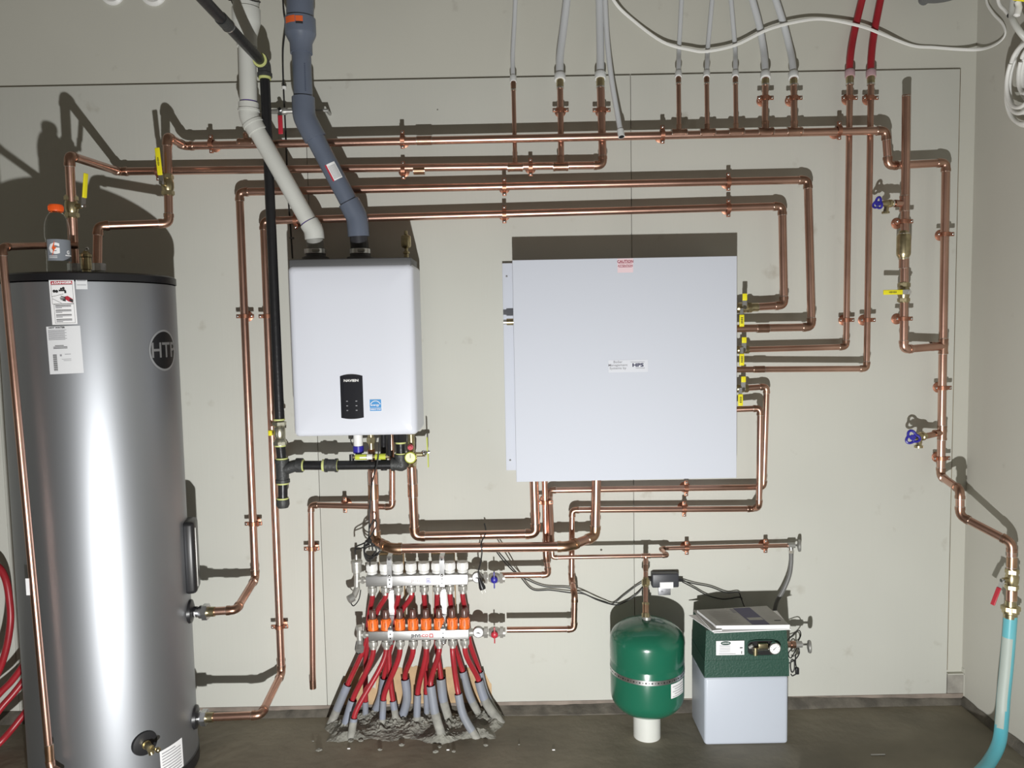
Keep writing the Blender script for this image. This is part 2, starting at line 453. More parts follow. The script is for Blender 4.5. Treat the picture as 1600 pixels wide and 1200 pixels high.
# ---------------------------------------------------------------- pipe clamps
CG = 'copper pipe clamps'
def clamp(px, py, s, od, orient, label, disc=True, dd=None):
    p = P(px, py, s); r = od/2+.0012
    ax = XR if orient == 'h' else ZU
    e = ZU if orient == 'h' else XR
    root = thing('pipe_clamp', label, 'pipe clamp', V((p.x, DEPTH, p.z)), CG)
    mb = MB(); wd = .015
    ring = [p+(e*math.cos(a)+YD*math.sin(a))*r for a in [2*math.pi*k/24 for k in range(25)]]
    vs = []; fs = []
    for k in range(24):
        a = 2*math.pi*k/24; dv = e*math.cos(a)+YD*math.sin(a)
        vs += [p+dv*r-ax*wd/2, p+dv*(r+.0022)-ax*wd/2, p+dv*(r+.0022)+ax*wd/2, p+dv*r+ax*wd/2]
    for k in range(24):
        j = (k+1) % 24
        for q in range(4): fs.append((k*4+q, k*4+(q+1) % 4, j*4+(q+1) % 4, j*4+q))
    mb.add(vs, fs, M_STRAP)
    for sg in (-1, 1):
        c = p+e*sg*(r+.0085)
        mb.box(c, (wd, .018, .006), M_STRAP, (ax, e, YD), .0018)
    mb.build('strap', root)
    for sg in (-1, 1):
        c = p+e*sg*(r+.0105); sb = MB()
        sb.tube([c+V((0,.010,0)), c-V((0,.006,0))], .0026, M_ZINC, 8); sb.sphere(c+YD*.0055, .0042, M_CHR, 10, (1,.6,1))
        sb.build('screw', root)
    if disc:
        db = MB(); dv = dd if dd is not None else V((p.x, 0, p.z-CAM_H))*(s/(DEPTH-s)*.5)
        c = V((p.x, DEPTH, p.z))+dv
        db.lathe([(0,0),(.021,0),(.021,.0018),(.017,.0035),(.009,.005),(.007,.012),(0,.012)], c-YD*.0, YD, M_STRAP, 22)
        l = max(DEPTH-p.y-r, .004)
        db.tube([c+YD*.004, V((p.x, p.y+r*.8, p.z))], .0055, M_STRAP, 10)
        for k in (-1, 1): db.sphere(c+YD*.003+(XR*.014 if orient == 'v' else ZU*.0)*k+(ZU*.0), .0025, M_CHR, 8)
        db.build('wall_plate', root)
    return root
# ================================================================ the room
XW = P(1516, 560, 0).x + .004                         # right wall
ZT = P(800, 121, 0).z                                 # top edge of the plywood
ZB = .034
mb = MB(); mb.box((-.6, -.2, -.05), (6.4+2*XW-3.4, 6.6, .1), M_CONC); mb.v = [V(v) for v in mb.v]
fl = MB(); fl.box(((XW-3.6)/2, .6, -.05), (XW+3.6, 4.9, .10), M_CONC); struct('floor', fl)
wb = MB(); wb.box(((XW-3.6)/2, DEPTH+.013+.05, 1.5), (XW+3.6, .10, 3.0), M_DRY); struct('wall_back', wb)
wr = MB(); wr.box((XW+.05, .6, 1.5), (.10, 4.9, 3.0), M_SIDE); struct('wall_right', wr)
wl = MB(); wl.box((-3.65, .6, 1.5), (.10, 4.9, 3.0), M_SIDE); struct('wall_left', wl)
# painted plywood sheets, 12 mm thick, with open joints
xe = P(1490, 600, 0).x; x1 = P(988, 500, 0).x; xs = [xe, x1, x1-1.222, x1-2.444, -3.59]
for i in range(4):
    a, b = xs[i+1], xs[i]
    s_ = MB(); s_.box(((a+b)/2, DEPTH+.006, (ZT+ZB)/2), (b-a-.0022, .012, ZT-ZB), M_PLY, bev=.0012)
    # raw edge strip on top
    struct('trim_%d' % (i+1), s_)
# brownish caulk line down the free edge of the last sheet
ck = MB(); ck.box((xe+.0018, DEPTH+.0085, (ZT+ZB+.10)/2), (.0032, .009, ZT-ZB-.10), mat('caulk_line', (.27, .22, .15), .8, var=.5, vscale=9)); struct('trim_9', ck)
# sill plate seen under the plywood, membrane flap along the floor
sp = MB(); sp.box(((XW-3.6)/2-.0, DEPTH+.0045, .021), (XW+3.6-.002, .015, .038), M_WOODP)
struct('trim_5', sp)
def flap(p0, p1, nrm, seed):
    rnd = random.Random(seed); f = MB(); n = 90; vs = []; fs = []
    for i in range(n+1):
        t = i/n; p = V(p0).lerp(V(p1), t); h = .012+.010*math.sin(t*17+seed)*math.sin(t*5.3)+rnd.uniform(-.002, .002)
        o = .018+.014*math.sin(t*11+seed*2)+rnd.uniform(-.002, .002)
        vs += [p+V(nrm)*.001+ZU*max(.006, h+.018), p+V(nrm)*.010+ZU*max(.008, h+.010), p+V(nrm)*max(.016, o+.006)+ZU*.004, p+V(nrm)*max(.018, o+.008)+ZU*-.002]
    for i in range(n):
        for k in range(3): fs.append((4*i+k, 4*i+k+1, 4*i+k+5, 4*i+k+4))
    f.add(vs, fs, M_FELT); return f
f1 = flap((-3.55, DEPTH-.002, 0), (XW-.01, DEPTH-.002, 0), (0,-1,0), 3); struct('baseboard_back', f1)
f2 = flap((XW-.002, DEPTH-.01, 0), (XW-.002, .2, 0), (-1,0,0), 5); struct('baseboard_right', f2)
# notch block beside the corner at the foot of the sheet
nb = MB(); nb.box((xe+.033, DEPTH+.007, .075), (.060, .012, .085), mat('bare_patch', (.38,.36,.32), .85, var=.3, vscale=20)); struct('trim_6', nb)
nt_ = MB(); nt_.box((xe+.066, DEPTH+.004, .085), (.004, .018, .11), M_DRY); nt_.box((xe+.034, DEPTH+.004, .120), (.066, .018, .004), M_DRY); struct('trim_7', nt_)

# ================================================================ copper runs
DN = -ZU
# cold feed: tank, over the boiler, top main, down the right side to the hose
r = run('copper_pipe_run', 'long copper main from the tank along the plywood top down to the hose', 'copper pipe',
    [(152,416,.36),(153,353,.34),(264,349,.24),(261,213,.23),(288,228,.085),(1384,204,.085),(1388,259,.075),(1478,254,.07),(1470,744,.06),(1500,765,.23),(1500,806,.235),(1581,848,.37),(1579,950,.37)],
    ODO, sizes=None,
    tees=[(P(x,y,.085), XR, ZU, b) for x, y, b in ((1061,208.5,ODH),(1105,208,ODH),(1150,207,ODH),(1196,206.5,ODT),(1241,206,ODT))]
        + [(P(384,223,.085), XR, ZU, ODH), (P(1474,541,.066), ZU, -XR, ODO), (P(1472,676,.062), ZU, (-XR+YD*.35), ODT)],
    cpl=[(P(628+35,219.5,.085), XR)])
R_TOP = r
for (x0, y0, x1_, y1_, b) in ((1061,203,1060,120,ODH),(1105,202,1104,120,ODH),(1150,202,1149,120,ODH),(1195,202,1196,122,ODT),(1241,201,1240,122,ODT)):
    a_, b_ = P(x0,y0,.085), P(x1_,y1_,.075)
    branch(r, a_, b_, b)
    ad = MB(); d = (b_-a_).normalized(); ad.tube([b_-d*.024, b_-d*.004], b/2*1.22, M_BRASS if b == ODT else M_CU2, 16); ad.tube([b_-d*.028, b_-d*.022], b/2*1.3, M_SOLD, 16); ad.build('adapter', r)
# short capped stub above the first clamp
sb = MB(); a_ = P(384,218,.085); sb.tube([a_, P(384,207,.085)], ODH/2, M_CU, 14); sb.build('pipe', r)
va = P(262,289,.235)
ball_valve(r, va, ZU, ODO, ZU*1.0+XR*-.06, stem=(YD-XR*.10), length=.118)
ball_valve(r, P(1581,905,.37), ZU, ODO, DN+XR*-.35, stem=-XR+YD*.25, col=M_REDV, length=.09, marks=False)
hb = MB(); q = P(1579,952,.37)
hb.lathe([(0,.03),(.017,.03),(.018,.012),(.0265,.010),(.0265,-.012),(.021,-.016),(.021,-.03),(0,-.03)], q, ZU, M_BRASS, 24); hexprof(hb, q+ZU*.004, ZU, .030, .014, M_BRASS); hb.build('hose_adapter', r)
for p_ in (P(1581,930,.37), P(1581,878,.37)):
    coupling_mb(p_, ZU, ODO/2, M_BRC, .018, M_SOLD).build('coupling', r)
d0 = (P(1437,683,.10)-P(1468,676,.062)); br = branch(r, P(1466,677,.064), P(1444,682,.098), ODT, M_CU2)
drain_valve(r, P(1446,681,.096), (-XR+YD*.5), sc=1.15, face=(YD-XR*.25+ZU*.1), name='hose_bib')

# second main
r = run('copper_pipe_run', 'copper main below the top one, from the tank to the white tubing', 'copper pipe',
    [(117,416,.37),(108,243,.42),(186,268,.05),(942,258,.05),(938,122,.05)], ODO,
    tees=[(P(805,261,.05), XR, ZU, ODH), (P(876,260,.05), XR, ZU, ODT)], cpl=[(P(655,266,.05), XR, M_BRC, .02)])
R_SEC = r
for (x0, y0, x1_, y1_, b) in ((805,258,802,127,ODH),(877,257,875,124,ODT)):
    a_, b_ = P(x0,y0,.05), P(x1_,y1_,.05); d = (b_-a_).normalized()
    branch(r, a_, b_, b)
    ad = MB(); ad.tube([b_-d*.030, b_], b/2*1.22, M_BRASS if b == ODT else M_CU2, 16); ad.tube([b_-d*.034, b_-d*.028], b/2*1.3, M_SOLD, 16); ad.build('adapter', r)
b_ = P(938,122,.05); ad = MB(); ad.tube([b_-ZU*.032, b_], ODO/2*1.06, M_BRASS, 16); ad.tube([b_-ZU*.036, b_-ZU*.030], ODO/2*1.12, M_SOLD, 16); ad.build('adapter', r)
ball_valve(r, P(112,323,.395), ZU, ODO, ZU+XR*.12, stem=(XR+YD*.25), length=.105, off=.045, marks=False)

# heating supply / return loops round the top of the wall box
LABH = {1: 'outer heating loop of copper pipe, above the cabinet and down beside the tank', 2: 'inner heating loop of copper pipe, directly above boiler and cabinet'}
r = run('copper_pipe_run', LABH[1], 'copper pipe',
    [(1140,513.5,.088),(1268,511,.085),(1262,281,.06),(374,300,.055),(399,904,.06),(369,953,.30),(322,956,.315)], ODO,
    cpl=[(P(1192,513,.0865), XR, M_CU2, .022)])
r2 = run('copper_pipe_run', LABH[2], 'copper pipe',
    [(1157,481,.055),(1225,477,.055),(1222,322,.055),(412,345,.055),(440,1052,.06),(408,1117,.30),(318,1121,.315)], ODO,
    cpl=[(P(1176,480,.055), XR, M_BRASS, .02)])
def union(root, p, d, name='union_nut'):
    u = MB(); d = d.normalized()
    u.lathe([(0,-.060),(.0165,-.060),(.0165,-.022),(0,-.022)], p, d, M_BLK, 18)
    u.lathe([(0,-.024),(.0185,-.024),(.0185,-.014),(.023,-.012),(.023,.004),(.018,.006),(.018,.016),(0,.016)], p, d, M_CHR, 22)
    hexprof(u, p+d*.008, d, .029, .018, M_ZINC); u.tube([p+d*.016, p+d*.040], ODO/2*1.2, M_BRASS, 18)
    u.tube([p-d*.028, p-d*.022], .0172, M_WHT, 16)
    return u.build(name, root)
union(r, P(318,956,.315), XR); union(r2, P(316,1121,.315), XR)
# red-tube supply pair
r3 = run('copper_pipe_run', 'copper riser under the left red tube, turning left to the middle cabinet valve', 'copper pipe',
    [(1328,121,.045),(1322,542,.045),(1157,546.5,.05)], ODT)
r4 = run('copper_pipe_run', 'copper riser under the right red tube, turning left into the cabinet', 'copper pipe',
    [(1361,121,.045),(1354,576,.075),(1140,577.5,.088)], ODT, cpl=[(P(1186,577,.087), XR, M_CU2, .02)])
for rr_, px in ((r3,1328),(r4,1361)):
    b_ = P(px,119,.045); ad = MB(); ad.tube([b_-ZU*.028, b_+ZU*.002], ODT/2*1.22, M_BRASS, 16); ad.tube([b_-ZU*.032, b_-ZU*.026], ODT/2*1.3, M_SOLD, 16); ad.build('adapter', rr_)
# lower loops to the manifold
r5 = run('copper_pipe_run', 'copper loop from the lowest cabinet valve, down to the thin feed line', 'copper pipe',
    [(1157,607,.055),(1198,604,.055),(1193,761,.05),(858,766,.05),(862,854,.11)], ODT)
r6 = run('copper_pipe_run', 'copper loop under the cabinet leading down to the lower steel manifold', 'copper pipe',
    [(1140,640,.09),(1188,638,.105),(1186,791,.105),(1178,795,.055),(894,797,.055),(893,905,.06),(898,930,.125),(897,983,.125),(792,984,.125)], ODT, ringm=M_SOLD)
r7 = run('copper_pipe_run', 'short copper pipe from under the cabinet to the upper steel manifold', 'copper pipe',
    [(851,745,.085),(853,868,.085),(857,898,.105),(784,899,.105)], ODT)
ball_valve(r2, P(1159,481,.062), XR, ODO, ZU, stem=YD, length=.052, off=.034, marks=False)
ball_valve(r3, P(1158,546.5,.062), XR, ODT, ZU, stem=YD, length=.048, off=.034, marks=False)
ball_valve(r5, P(1157,607,.062), XR, ODT, ZU, stem=YD, length=.048, off=.034, marks=False)
# the tag-like yellow levers hanging between the outlets
for rr_, x, y in ((r2,1159,505),(r3,1159,566),(r5,1157,629)):
    lv = MB(); c = P(x, y-4, .11); lv.box(c, (.018, .005, .044), M_YEL, bev=.0018)
    for k in range(4): lv.box(c+V((0,-.0028,.010-k*.006)), (.008,.0006,.003), M_INK)
    lv.box(c+V((0,.002,.032)), (.012,.002,.026), M_ZINC); lv.build('lever_handle', rr_)
# big pipes under the boiler
r8 = run('copper_pipe_run', 'thick copper pipe low in front, from the boiler to the cabinet underside', 'copper pipe',
    [(582,731,.10),(587,846,.10),(611,857,.165),(888,854,.165),(930,838,.09),(932,744,.09)], ODQ, m=M_CU, em=M_BRC,
    cpl=[(P(583.5,768,.10), ZU, M_BRC, .028)])
r9 = run('copper_pipe_run', 'thick copper pipe behind, from the boiler gauge to the cabinet underside', 'copper pipe',
    [(643,722,.13),(648,838,.10),(837,834,.095),(834,744,.09)], ODQ*.96, em=M_CU2, cpl=[(P(645,766,.12), ZU, M_CU2, .024)])
r10 = run('copper_pipe_run', 'copper drain pipe with an open lower end, left of both manifolds', 'copper pipe',
    [(613,738,.075),(613,792,.075),(486,789,.05),(489,1074,.05)], ODT)
ca = MB(); q = P(489,1074,.05); ca.tube([q-ZU*.004, q+ZU*.03], ODT/2*1.14, M_CU2, 18); ca.tube([q-ZU*.0045, q-ZU*.0038], ODT/2*.95, M_HOLE, 18); ca.build('end_coupling', r10)
# green tank feed
r11 = run('copper_pipe_run', 'thin copper feed line with the stop valve, passing above the green tank', 'copper pipe',
    [(862,850,.11),(863,871,.115),(1043,868,.115),(1032,857,.04),(1238,852,.04)], ODH,
    tees=[(P(1009,868.5,.117), XR, DN, ODH)])
a_ = P(1009,872,.118); b_ = P(1009,966,.20)
for i, (q0, q1, mm_, f) in enumerate(((a_, a_.lerp(b_,.33), M_CU, 1),)):
    branch(r11, q0, b_+ (b_-a_)*.0, ODH*1.05, M_CU)
d = (b_-a_).normalized()
coupling_mb(a_.lerp(b_,.17), d, ODH/2, M_CU2, .012, M_SOLD).build('coupling', r11)
ft = MB(); c = a_.lerp(b_,.41); ft.tube([c-d*.018, c+d*.018], ODH/2*1.35, M_BRASS, 16); hexprof(ft, c, d, ODH/2*2.0, .020, M_BRASS); ft.build('union_nut', r11)
ft = MB(); ft.tube([b_-d*.05, b_-d*.012], ODH/2*1.5, M_BRC, 16); ft.tube([b_-d*.018, b_-d*.002], ODH/2*1.9, M_BRASS, 16); ft.tube([b_-d*.056, b_-d*.048], ODH/2*1.65, M_BRASS, 16); ft.build('adapter', r11)
# stop valve with grey round handle
sv = MB(); p = P(1236,852,.045); sv.tube([p-XR*.012, p+XR*.014], .011, M_GREYM, 16); sv.tube([p, p+DN*.022], .0095, M_CHR, 16); sv.tube([p+DN*.018, p+DN*.03], .011, M_CHR, 6)
svo = sv.build('stop_valve', r11)
hh = MB(); hh.tube([p+XR*.012, p+XR*.026], .0045, M_CHR, 10); hh.lathe([(0,.022),(.006,.022),(.022,.026),(.024,.031),(.022,.035),(0,.033)], p, XR+YD*.25, M_GREYM, 20); hh.build('handle', svo)

# right-hand riser with check valve, ball valve and drain
r12 = run('copper_pipe_run', 'capped copper riser with check valve and yellow lever valve at the far right', 'copper pipe',
    [(1416,150,.12),(1412,546,.105),(1471,541,.068)], ODO, em=M_CU, ringm=M_SOLD,
    tees=[(P(1413,318,.113), ZU, (-XR+YD*.15), ODT)])
tc = MB(); q = P(1416,150,.12); tc.tube([q, q-ZU*.003], ODO/2*1.06, M_SOLD, 18); tc.tube([q-ZU*.004, q+ZU*.003], ODO/2*1.02, M_CU2, 18); tc.build('pipe_cap', r12)
q = P(1412,383,.11)
cv = MB(); cv.lathe([(0,.052),(.0165,.052),(.0175,.046),(.0235,.034),(.0245,.030),(.0245,-.030),(.0235,-.036),(.0185,-.046),(.0165,-.052),(0,-.052)], q, ZU, M_BRASS, 24)
cv.tube([q+ZU*.040, q+ZU*.0425], .0215, M_SOLD, 20); cv.tube([q-ZU*.047, q-ZU*.0495], .019, M_SOLD, 20); cv.build('check_valve', r12)
coupling_mb(P(1412,412,.11), ZU, ODO/2, M_CU, .016, M_SOLD).build('coupling', r12)
ball_valve(r12, P(1412,457,.11), ZU, ODO, -XR+YD*.05, stem=YD, length=.098)
a_ = P(1404,318,.116); branch(r12, P(1409,318,.114), a_, ODT, M_CU2)
wt = MB(); dd_ = (-XR+YD*.15).normalized(); wt.tube([P(1396,318,.117), P(1394,318,.117)], .0135, M_SOLD, 16); wt.build('thread_tape', r12)
branch(r12, a_, P(1395,318,.117), ODT, M_CU2)
drain_valve(r12, P(1397,318,.117), dd_, sc=1.0, face=(-XR*.93+YD*.36), name='hose_bib')

# clear of the rest: supply tap on the far side of the pipes (brass cross with red lever)
bv = thing('brass_valve', 'small brass valve with a red lever, behind the black gas pipe', 'valve', P(441,172,.05))
m_ = MB(); p = P(441,174,.05); m_.lathe([(0,-.085),(.006,-.085),(.009,-.02),(.013,-.014),(.013,.014),(.009,.02),(.006,.17),(0,.17)], p, XR, M_GREYM, 14)
m_.tube([p, p+YD*.025], .007, M_GREYM, 10); m_.tube([p+XR*.03, P(462,174,.05)+V((0,.04,0))], .005, M_GREYM, 8)
for e in (-.08, .165): m_.tube([p+XR*e, V((p.x+e, DEPTH-.001, p.z))], .006, M_GREYM, 10)
m_.build('valve_body', bv)
m_ = MB(); q = p+YD*.027; m_.tube([q-YD*.004, q+YD*.006], .007, M_CHR, 6); m_.box(q+DN*.014, (.012,.002,.03), M_ZINC); m_.box(q+DN*.056+YD*.003, (.017,.006,.068), M_REDV, bev=.0028); m_.build('lever_handle', bv)

# relief pipe running down the front of the tank
r13 = run('copper_pipe_run', 'copper relief pipe hanging down in front of the silver tank', 'copper pipe',
    [(122,384,.40),(84,383,.43),(3,386,.66),(78,1190,.66)], ODT, cpl=[(P(77.5,1178,.66), ZU, M_BRC, .03)])
st = MB(); q = P(47,915,.66)+YD*.0114; st.box(q, (.011,.0006,.052), M_PAPER); st.build('sticker', r13)
q = P(80,1196,.66); mm_ = MB(); mm_.tube([P(78,1188,.66), q+ZU*-.01, q+XR*.03+DN*.03], .014, M_CU2, 14); mm_.build('end_elbow', r13)

# ---------------------------------------------------------------- clamps
CL = [
 (330,225,.085,ODO,'h','copper clamp on the top main, farthest left, left of the white vent'),
 (629,218,.085,ODO,'h','copper clamp on the top main, right of the grey vent pipe'),
 (1035,210,.085,ODO,'h','copper clamp on the top main, left of five thin risers'),
 (1311,204,.085,ODO,'h','copper clamp on the top main, left of the red tube risers'),
 (247,268,.05,ODO,'h','copper clamp on the second main, at the yellow valve over the tank'),
 (630,266,.05,ODO,'h','copper clamp on the second main, above the right side of the boiler'),
 (829,261,.05,ODO,'h','copper clamp on the second main, between the two risers it feeds'),
 (788,292,.057,ODO,'h','copper clamp on the outer heating loop, left of the cabinet top corner'),
 (1138,284,.06,ODO,'h','copper clamp on the outer heating loop, above the cabinet right corner'),
 (462,344,.055,ODO,'h','copper clamp on the inner heating loop, beside the white vent above the boiler'),
 (788,335,.055,ODO,'h','copper clamp on the inner heating loop, left of the cabinet top corner'),
 (1138,325,.055,ODO,'h','copper clamp on the inner heating loop, above the cabinet right corner'),
 (383,494,.056,ODO,'v','copper clamp on the outer loop downpipe, between tank and gas pipe'),
 (418,494,.056,ODO,'v','copper clamp on the inner loop downpipe, half behind the black gas pipe'),
 (396,818,.06,ODO,'v','copper clamp on the outer loop downpipe, near its lower bend'),
 (437,979,.06,ODO,'v','copper clamp on the inner loop downpipe, near the floor'),
 (487,857,.05,ODT,'v','copper clamp on the vertical drain pipe left of the manifolds'),
 (539,789,.055,ODT,'h','copper clamp on the short horizontal drain pipe under the boiler'),
 (876,172,.05,ODT,'v','copper clamp on the riser under the middle of three left white tubes'),
 (940,172,.05,ODO,'v','copper clamp on the riser at the right end of the second main'),
 (1196,153,.079,ODT,'v','copper clamp on the left one of two thicker risers under white tubes'),
 (1241,153,.079,ODT,'v','copper clamp on the right one of two thicker risers under white tubes'),
 (1327.5,153,.045,ODT,'v','copper clamp on the left red-tube riser, near its top'),
 (1360,153,.046,ODT,'v','copper clamp on the right red-tube riser, near its top'),
 (1322.5,500,.045,ODT,'v','copper clamp on the left red-tube riser, near its lower bend'),
 (1355.5,500,.07,ODT,'v','copper clamp on the right red-tube riser, near its lower bend'),
 (1412.5,346,.112,ODO,'v','copper clamp on the capped riser, under the upper blue tap'),
 (1477,366,.069,ODO,'v','copper clamp on the far right downpipe, level with the check valve'),
 (1412,498,.107,ODO,'v','copper clamp on the capped riser, below the yellow lever'),
 (1473,606,.064,ODO,'v','copper clamp on the far right downpipe, above the lower blue tap'),
 (1471,716,.061,ODO,'v','copper clamp on the far right downpipe, below the lower blue tap'),
 (1072,763,.05,ODT,'h','copper clamp on the upper of two pipes directly under the cabinet'),
 (1069,795,.055,ODT,'h','copper clamp on the lower of two pipes under the cabinet'),
 (1073,856,.04,ODH,'h','copper clamp on the thin feed line, upper right of the power adapter'),
 (1196,853,.04,ODH,'h','copper clamp on the thin feed line, beside the stop valve'),
 (852,785,.085,ODT,'v','copper clamp on the short pipe dropping from the cabinet underside'),
]
for c_ in CL: clamp(*c_)
# ================================================================ plastic tubes at the top
HOSES = {}
def hose(name, label, cat, pts, r, m, group=None, seg=14, n=8, extra=None, flat=None):
    pts = spline([p if isinstance(p, V) else P(*p) for p in pts], n)
    mb = MB(); mb.tube(pts, r, m, seg, flat=flat)
    if extra is None:
        return recenter(mb.build(name, label=label, cat=cat, group=group))
    root = thing(name, label, cat, pts[0], group); mb.build('tube', root); extra(root, pts); return root
def sleeve(r, m, s0=.0, l=.030, flare=None):
    def f(root, pts):
        mb = MB(); p = pts[0]; d = (pts[1]-pts[0]).normalized()
        mb.lathe([(0,-.004),(r*1.38,-.004),(r*1.45,.002),(r*1.45,.018),(r*1.3,.022),(r*1.02,.026)], p, d, m, 18); mb.build('expansion_ring', root)
    return f
WP = 'white tubes rising from copper stubs'
TT = [
 ('thin white tube, leftmost, curving up from a thin copper riser', [(802,127,.05),(801,90,.02),(804,30,.0),(808,-60,.0)], .0085),
 ('thick white tube leaning right, second from the left', [(875,124,.05),(875,90,.025),(881,40,.006),(893,-60,.006)], .0145),
 ('thick white tube rising straight beside the loose capped tube', [(938,122,.05),(938,80,.025),(937,20,.006),(936,-60,.006)], .0145),
 ('thin white tube left of the white cable low point, leftmost of three thin ones', [(1060,119,.075),(1060.5,98,.045),(1061,75,.008),(1064,20,.0),(1068,-60,.0)], .0085),
 ('thin white tube crossed by the lowest point of the white cable', [(1104,119,.075),(1105,98,.045),(1106,75,.008),(1111,20,.0),(1118,-60,.0)], .0085),
 ('thin white tube leaning left, rightmost of three thin ones', [(1149,119,.075),(1149,98,.045),(1148.5,75,.008),(1144,20,.0),(1137,-60,.0)], .0085),
 ('thick white tube curving left, left one of the right-hand pair', [(1196,121,.075),(1195,98,.045),(1192,72,.014),(1184,30,.004),(1158,-60,.004)], .0125),
 ('thick white tube curving left, nearest to the red tubes', [(1240,121,.075),(1238,98,.045),(1233,72,.014),(1222,30,.004),(1192,-60,.004)], .0125)]
for lb, pts, r_ in TT: hose('white_tube', lb, 'plastic tube', pts, r_, M_WPEX, WP, extra=sleeve(r_, M_WSL))
for lb, pts in (('red tube bending up, left one of the upper pair', [(1328,119,.045),(1328,95,.03),(1336,45,.006),(1362,-60,.004)]),
                ('red tube bending up, right one of the upper pair', [(1361,119,.045),(1361,95,.03),(1367,45,.006),(1388,-60,.004)])):
    hose('red_tube', lb, 'plastic tube', pts, .0130, M_REDP, 'red tubes above the copper risers', extra=sleeve(.0125, mat('pink_sleeve', (.50,.33,.36), .5)))
def capend(root, pts):
    mb = MB(); p = pts[0]; d = (pts[1]-pts[0]).normalized()
    mb.tube([p-d*.002, p+d*.026], .0125, M_WSL, 16); mb.tube([p-d*.0026, p-d*.0018], .0100, M_HOLE, 16); mb.build('end_sleeve', root)
hose('white_tube', 'loose white tube ending open in front of the top main', 'plastic tube', [(971,213,.118),(965,180,.09),(955,120,.06),(948,50,.034),(943,-60,.030)], .0095, M_WPEX, extra=capend)
# white flat cable and its coil
cab = [P(940,-40,.028), P(960,2,.024), P(985,28,.004), P(1035,65,.014), P(1080,78,.026), P(1105,80,.026), P(1150,70,.024), P(1200,46,.028), P(1250,33,.026), P(1290,30,.016),
       P(1345,41,.030), P(1380,54,.024), P(1425,71,.0), P(1460,74,-.004), P(1500,77,.004), RW(1532,77,XW-.018), RW(1556,69,XW-.010), RW(1570,55,XW-.010), RW(1567,38,XW-.010), RW(1551,20,XW-.012), RW(1541,0,XW-.014), RW(1540,-40,XW-.014)]
hose('white_cable', 'single white cable sagging across the white and red tubes', 'cable', cab, .0058, M_CABLE, seg=8, n=6, flat=(.55, 1.0))
hose('white_cable', 'short white cable with a black cut end in the upper right corner', 'cable', [P(1577,24,.36), P(1570,16,.34), P(1560,2,.32), P(1556,-40,.32)], .0055, M_CABLE, seg=8,
     extra=lambda root, pts: (lambda m_: (m_.tube([pts[0]+(pts[0]-pts[1])*1.5, pts[1]], .0075, M_BLK, 8), m_.build('cable_end', root)))(MB()))
rnd = random.Random(4); xc = XW-.052
for j, (lb, cy, cz, ra, rb, loops) in enumerate((('large outer coil of white cable hanging on the right wall', 2.495, None, .150, .150, 5), ('small inner coil of white cable inside the large one', 2.43, None, .085, .095, 4))):
    c0 = RW(1608, 121 if j == 0 else 112, xc); mb = MB(); pts = []
    root = None
    cy = c0.y if j == 0 else c0.y-.015
    for k in range(loops):
        rr = 1-(.0,.075,.20,.27,.34)[k]; off = (.0,-.004,.008,-.002,.004)[k]
        for q in range(28):
            a = 2*math.pi*(q/28)+.9
            pts.append(V((xc+.015-.011*k+.012*math.cos(a), cy-off+ra*rr*math.cos(a)-(1-rr)*.02, c0.z+off+rb*rr*math.sin(a))))
    mb.tube(spline(pts, 3), .0068, M_CABLE, 10); recenter(mb.build('cable_coil', label=lb, cat='cable'))
hose('white_tube', 'thick grey-white tube end looping above the cable coil', 'plastic tube', [P(1604,62,.42), P(1594,50,.42), P(1584,34,.40), P(1581,20,.38), P(1586,-30,.36)], .0095, M_PVC)
mb = MB(); pts = [P(1590,2,.45), P(1592,12,.45), P(1588,26,.45)]; mb.tube(spline(pts, 5), [.009]*5+[.010]*5+[.004], M_WHT, 12); recenter(mb.build('cable_tag', label='white tag hanging by the yellow wire in the upper right corner', cat='tag'))
mb = MB(); mb.tube([P(1584,-3,.46), P(1625,2,.5)], .007, M_YEL, 10); recenter(mb.build('yellow_wire', label='short yellow cable at the top right corner', cat='cable'))
# wall penetrations at the top edge
for i, (px, lb, rr) in enumerate(((176, 'left one of two white ringed holes high on the wall', .045), (240, 'right one of two white ringed holes high on the wall', .050))):
    root = thing('wall_sleeve', lb, 'pipe sleeve', P(px, -11, -.013), 'ringed holes high on the wall')
    c = P(px, -11 if i == 0 else -12, -.013); mb = MB()
    mb.lathe([(rr*.62,.0),(rr*.62,.010),(rr*.80,.012),(rr,.006),(rr*1.02,0)], c+V((0,-.0005,0)), YD, M_WHT, 28); mb.build('ring', root)
    mb = MB(); mb.lathe([(0,.002),(rr*.70,.002),(rr*.70,.004)], c, YD, M_DGREY, 24); mb.tube([c+V((-rr*.5,-.009,0)), c+V((rr*.5,-.009,0))], .004, M_WHT, 8); mb.build('insert', root)
root = thing('ceiling_fitting', 'dark grey oval fitting at the top edge, left of the cable coil', 'fitting', P(1478,-20,.10))
c = P(1476,-13,.13); mb = MB()
mb.lathe([(0,-.020),(.045,-.018),(.075,-.010),(.080,.002),(.078,.05),(0,.05)], c, ZU, M_DGREY, 28); mb.build('cover', root)
mb = MB(); mb.sphere(c+V((-.05,-.05,-.012)), .005, M_CHR, 10); mb.tube([c+V((0,.05,.03)), V((c.x, DEPTH+.012, c.z+.03))], .02, M_DGREY, 16); mb.build('bracket', root)
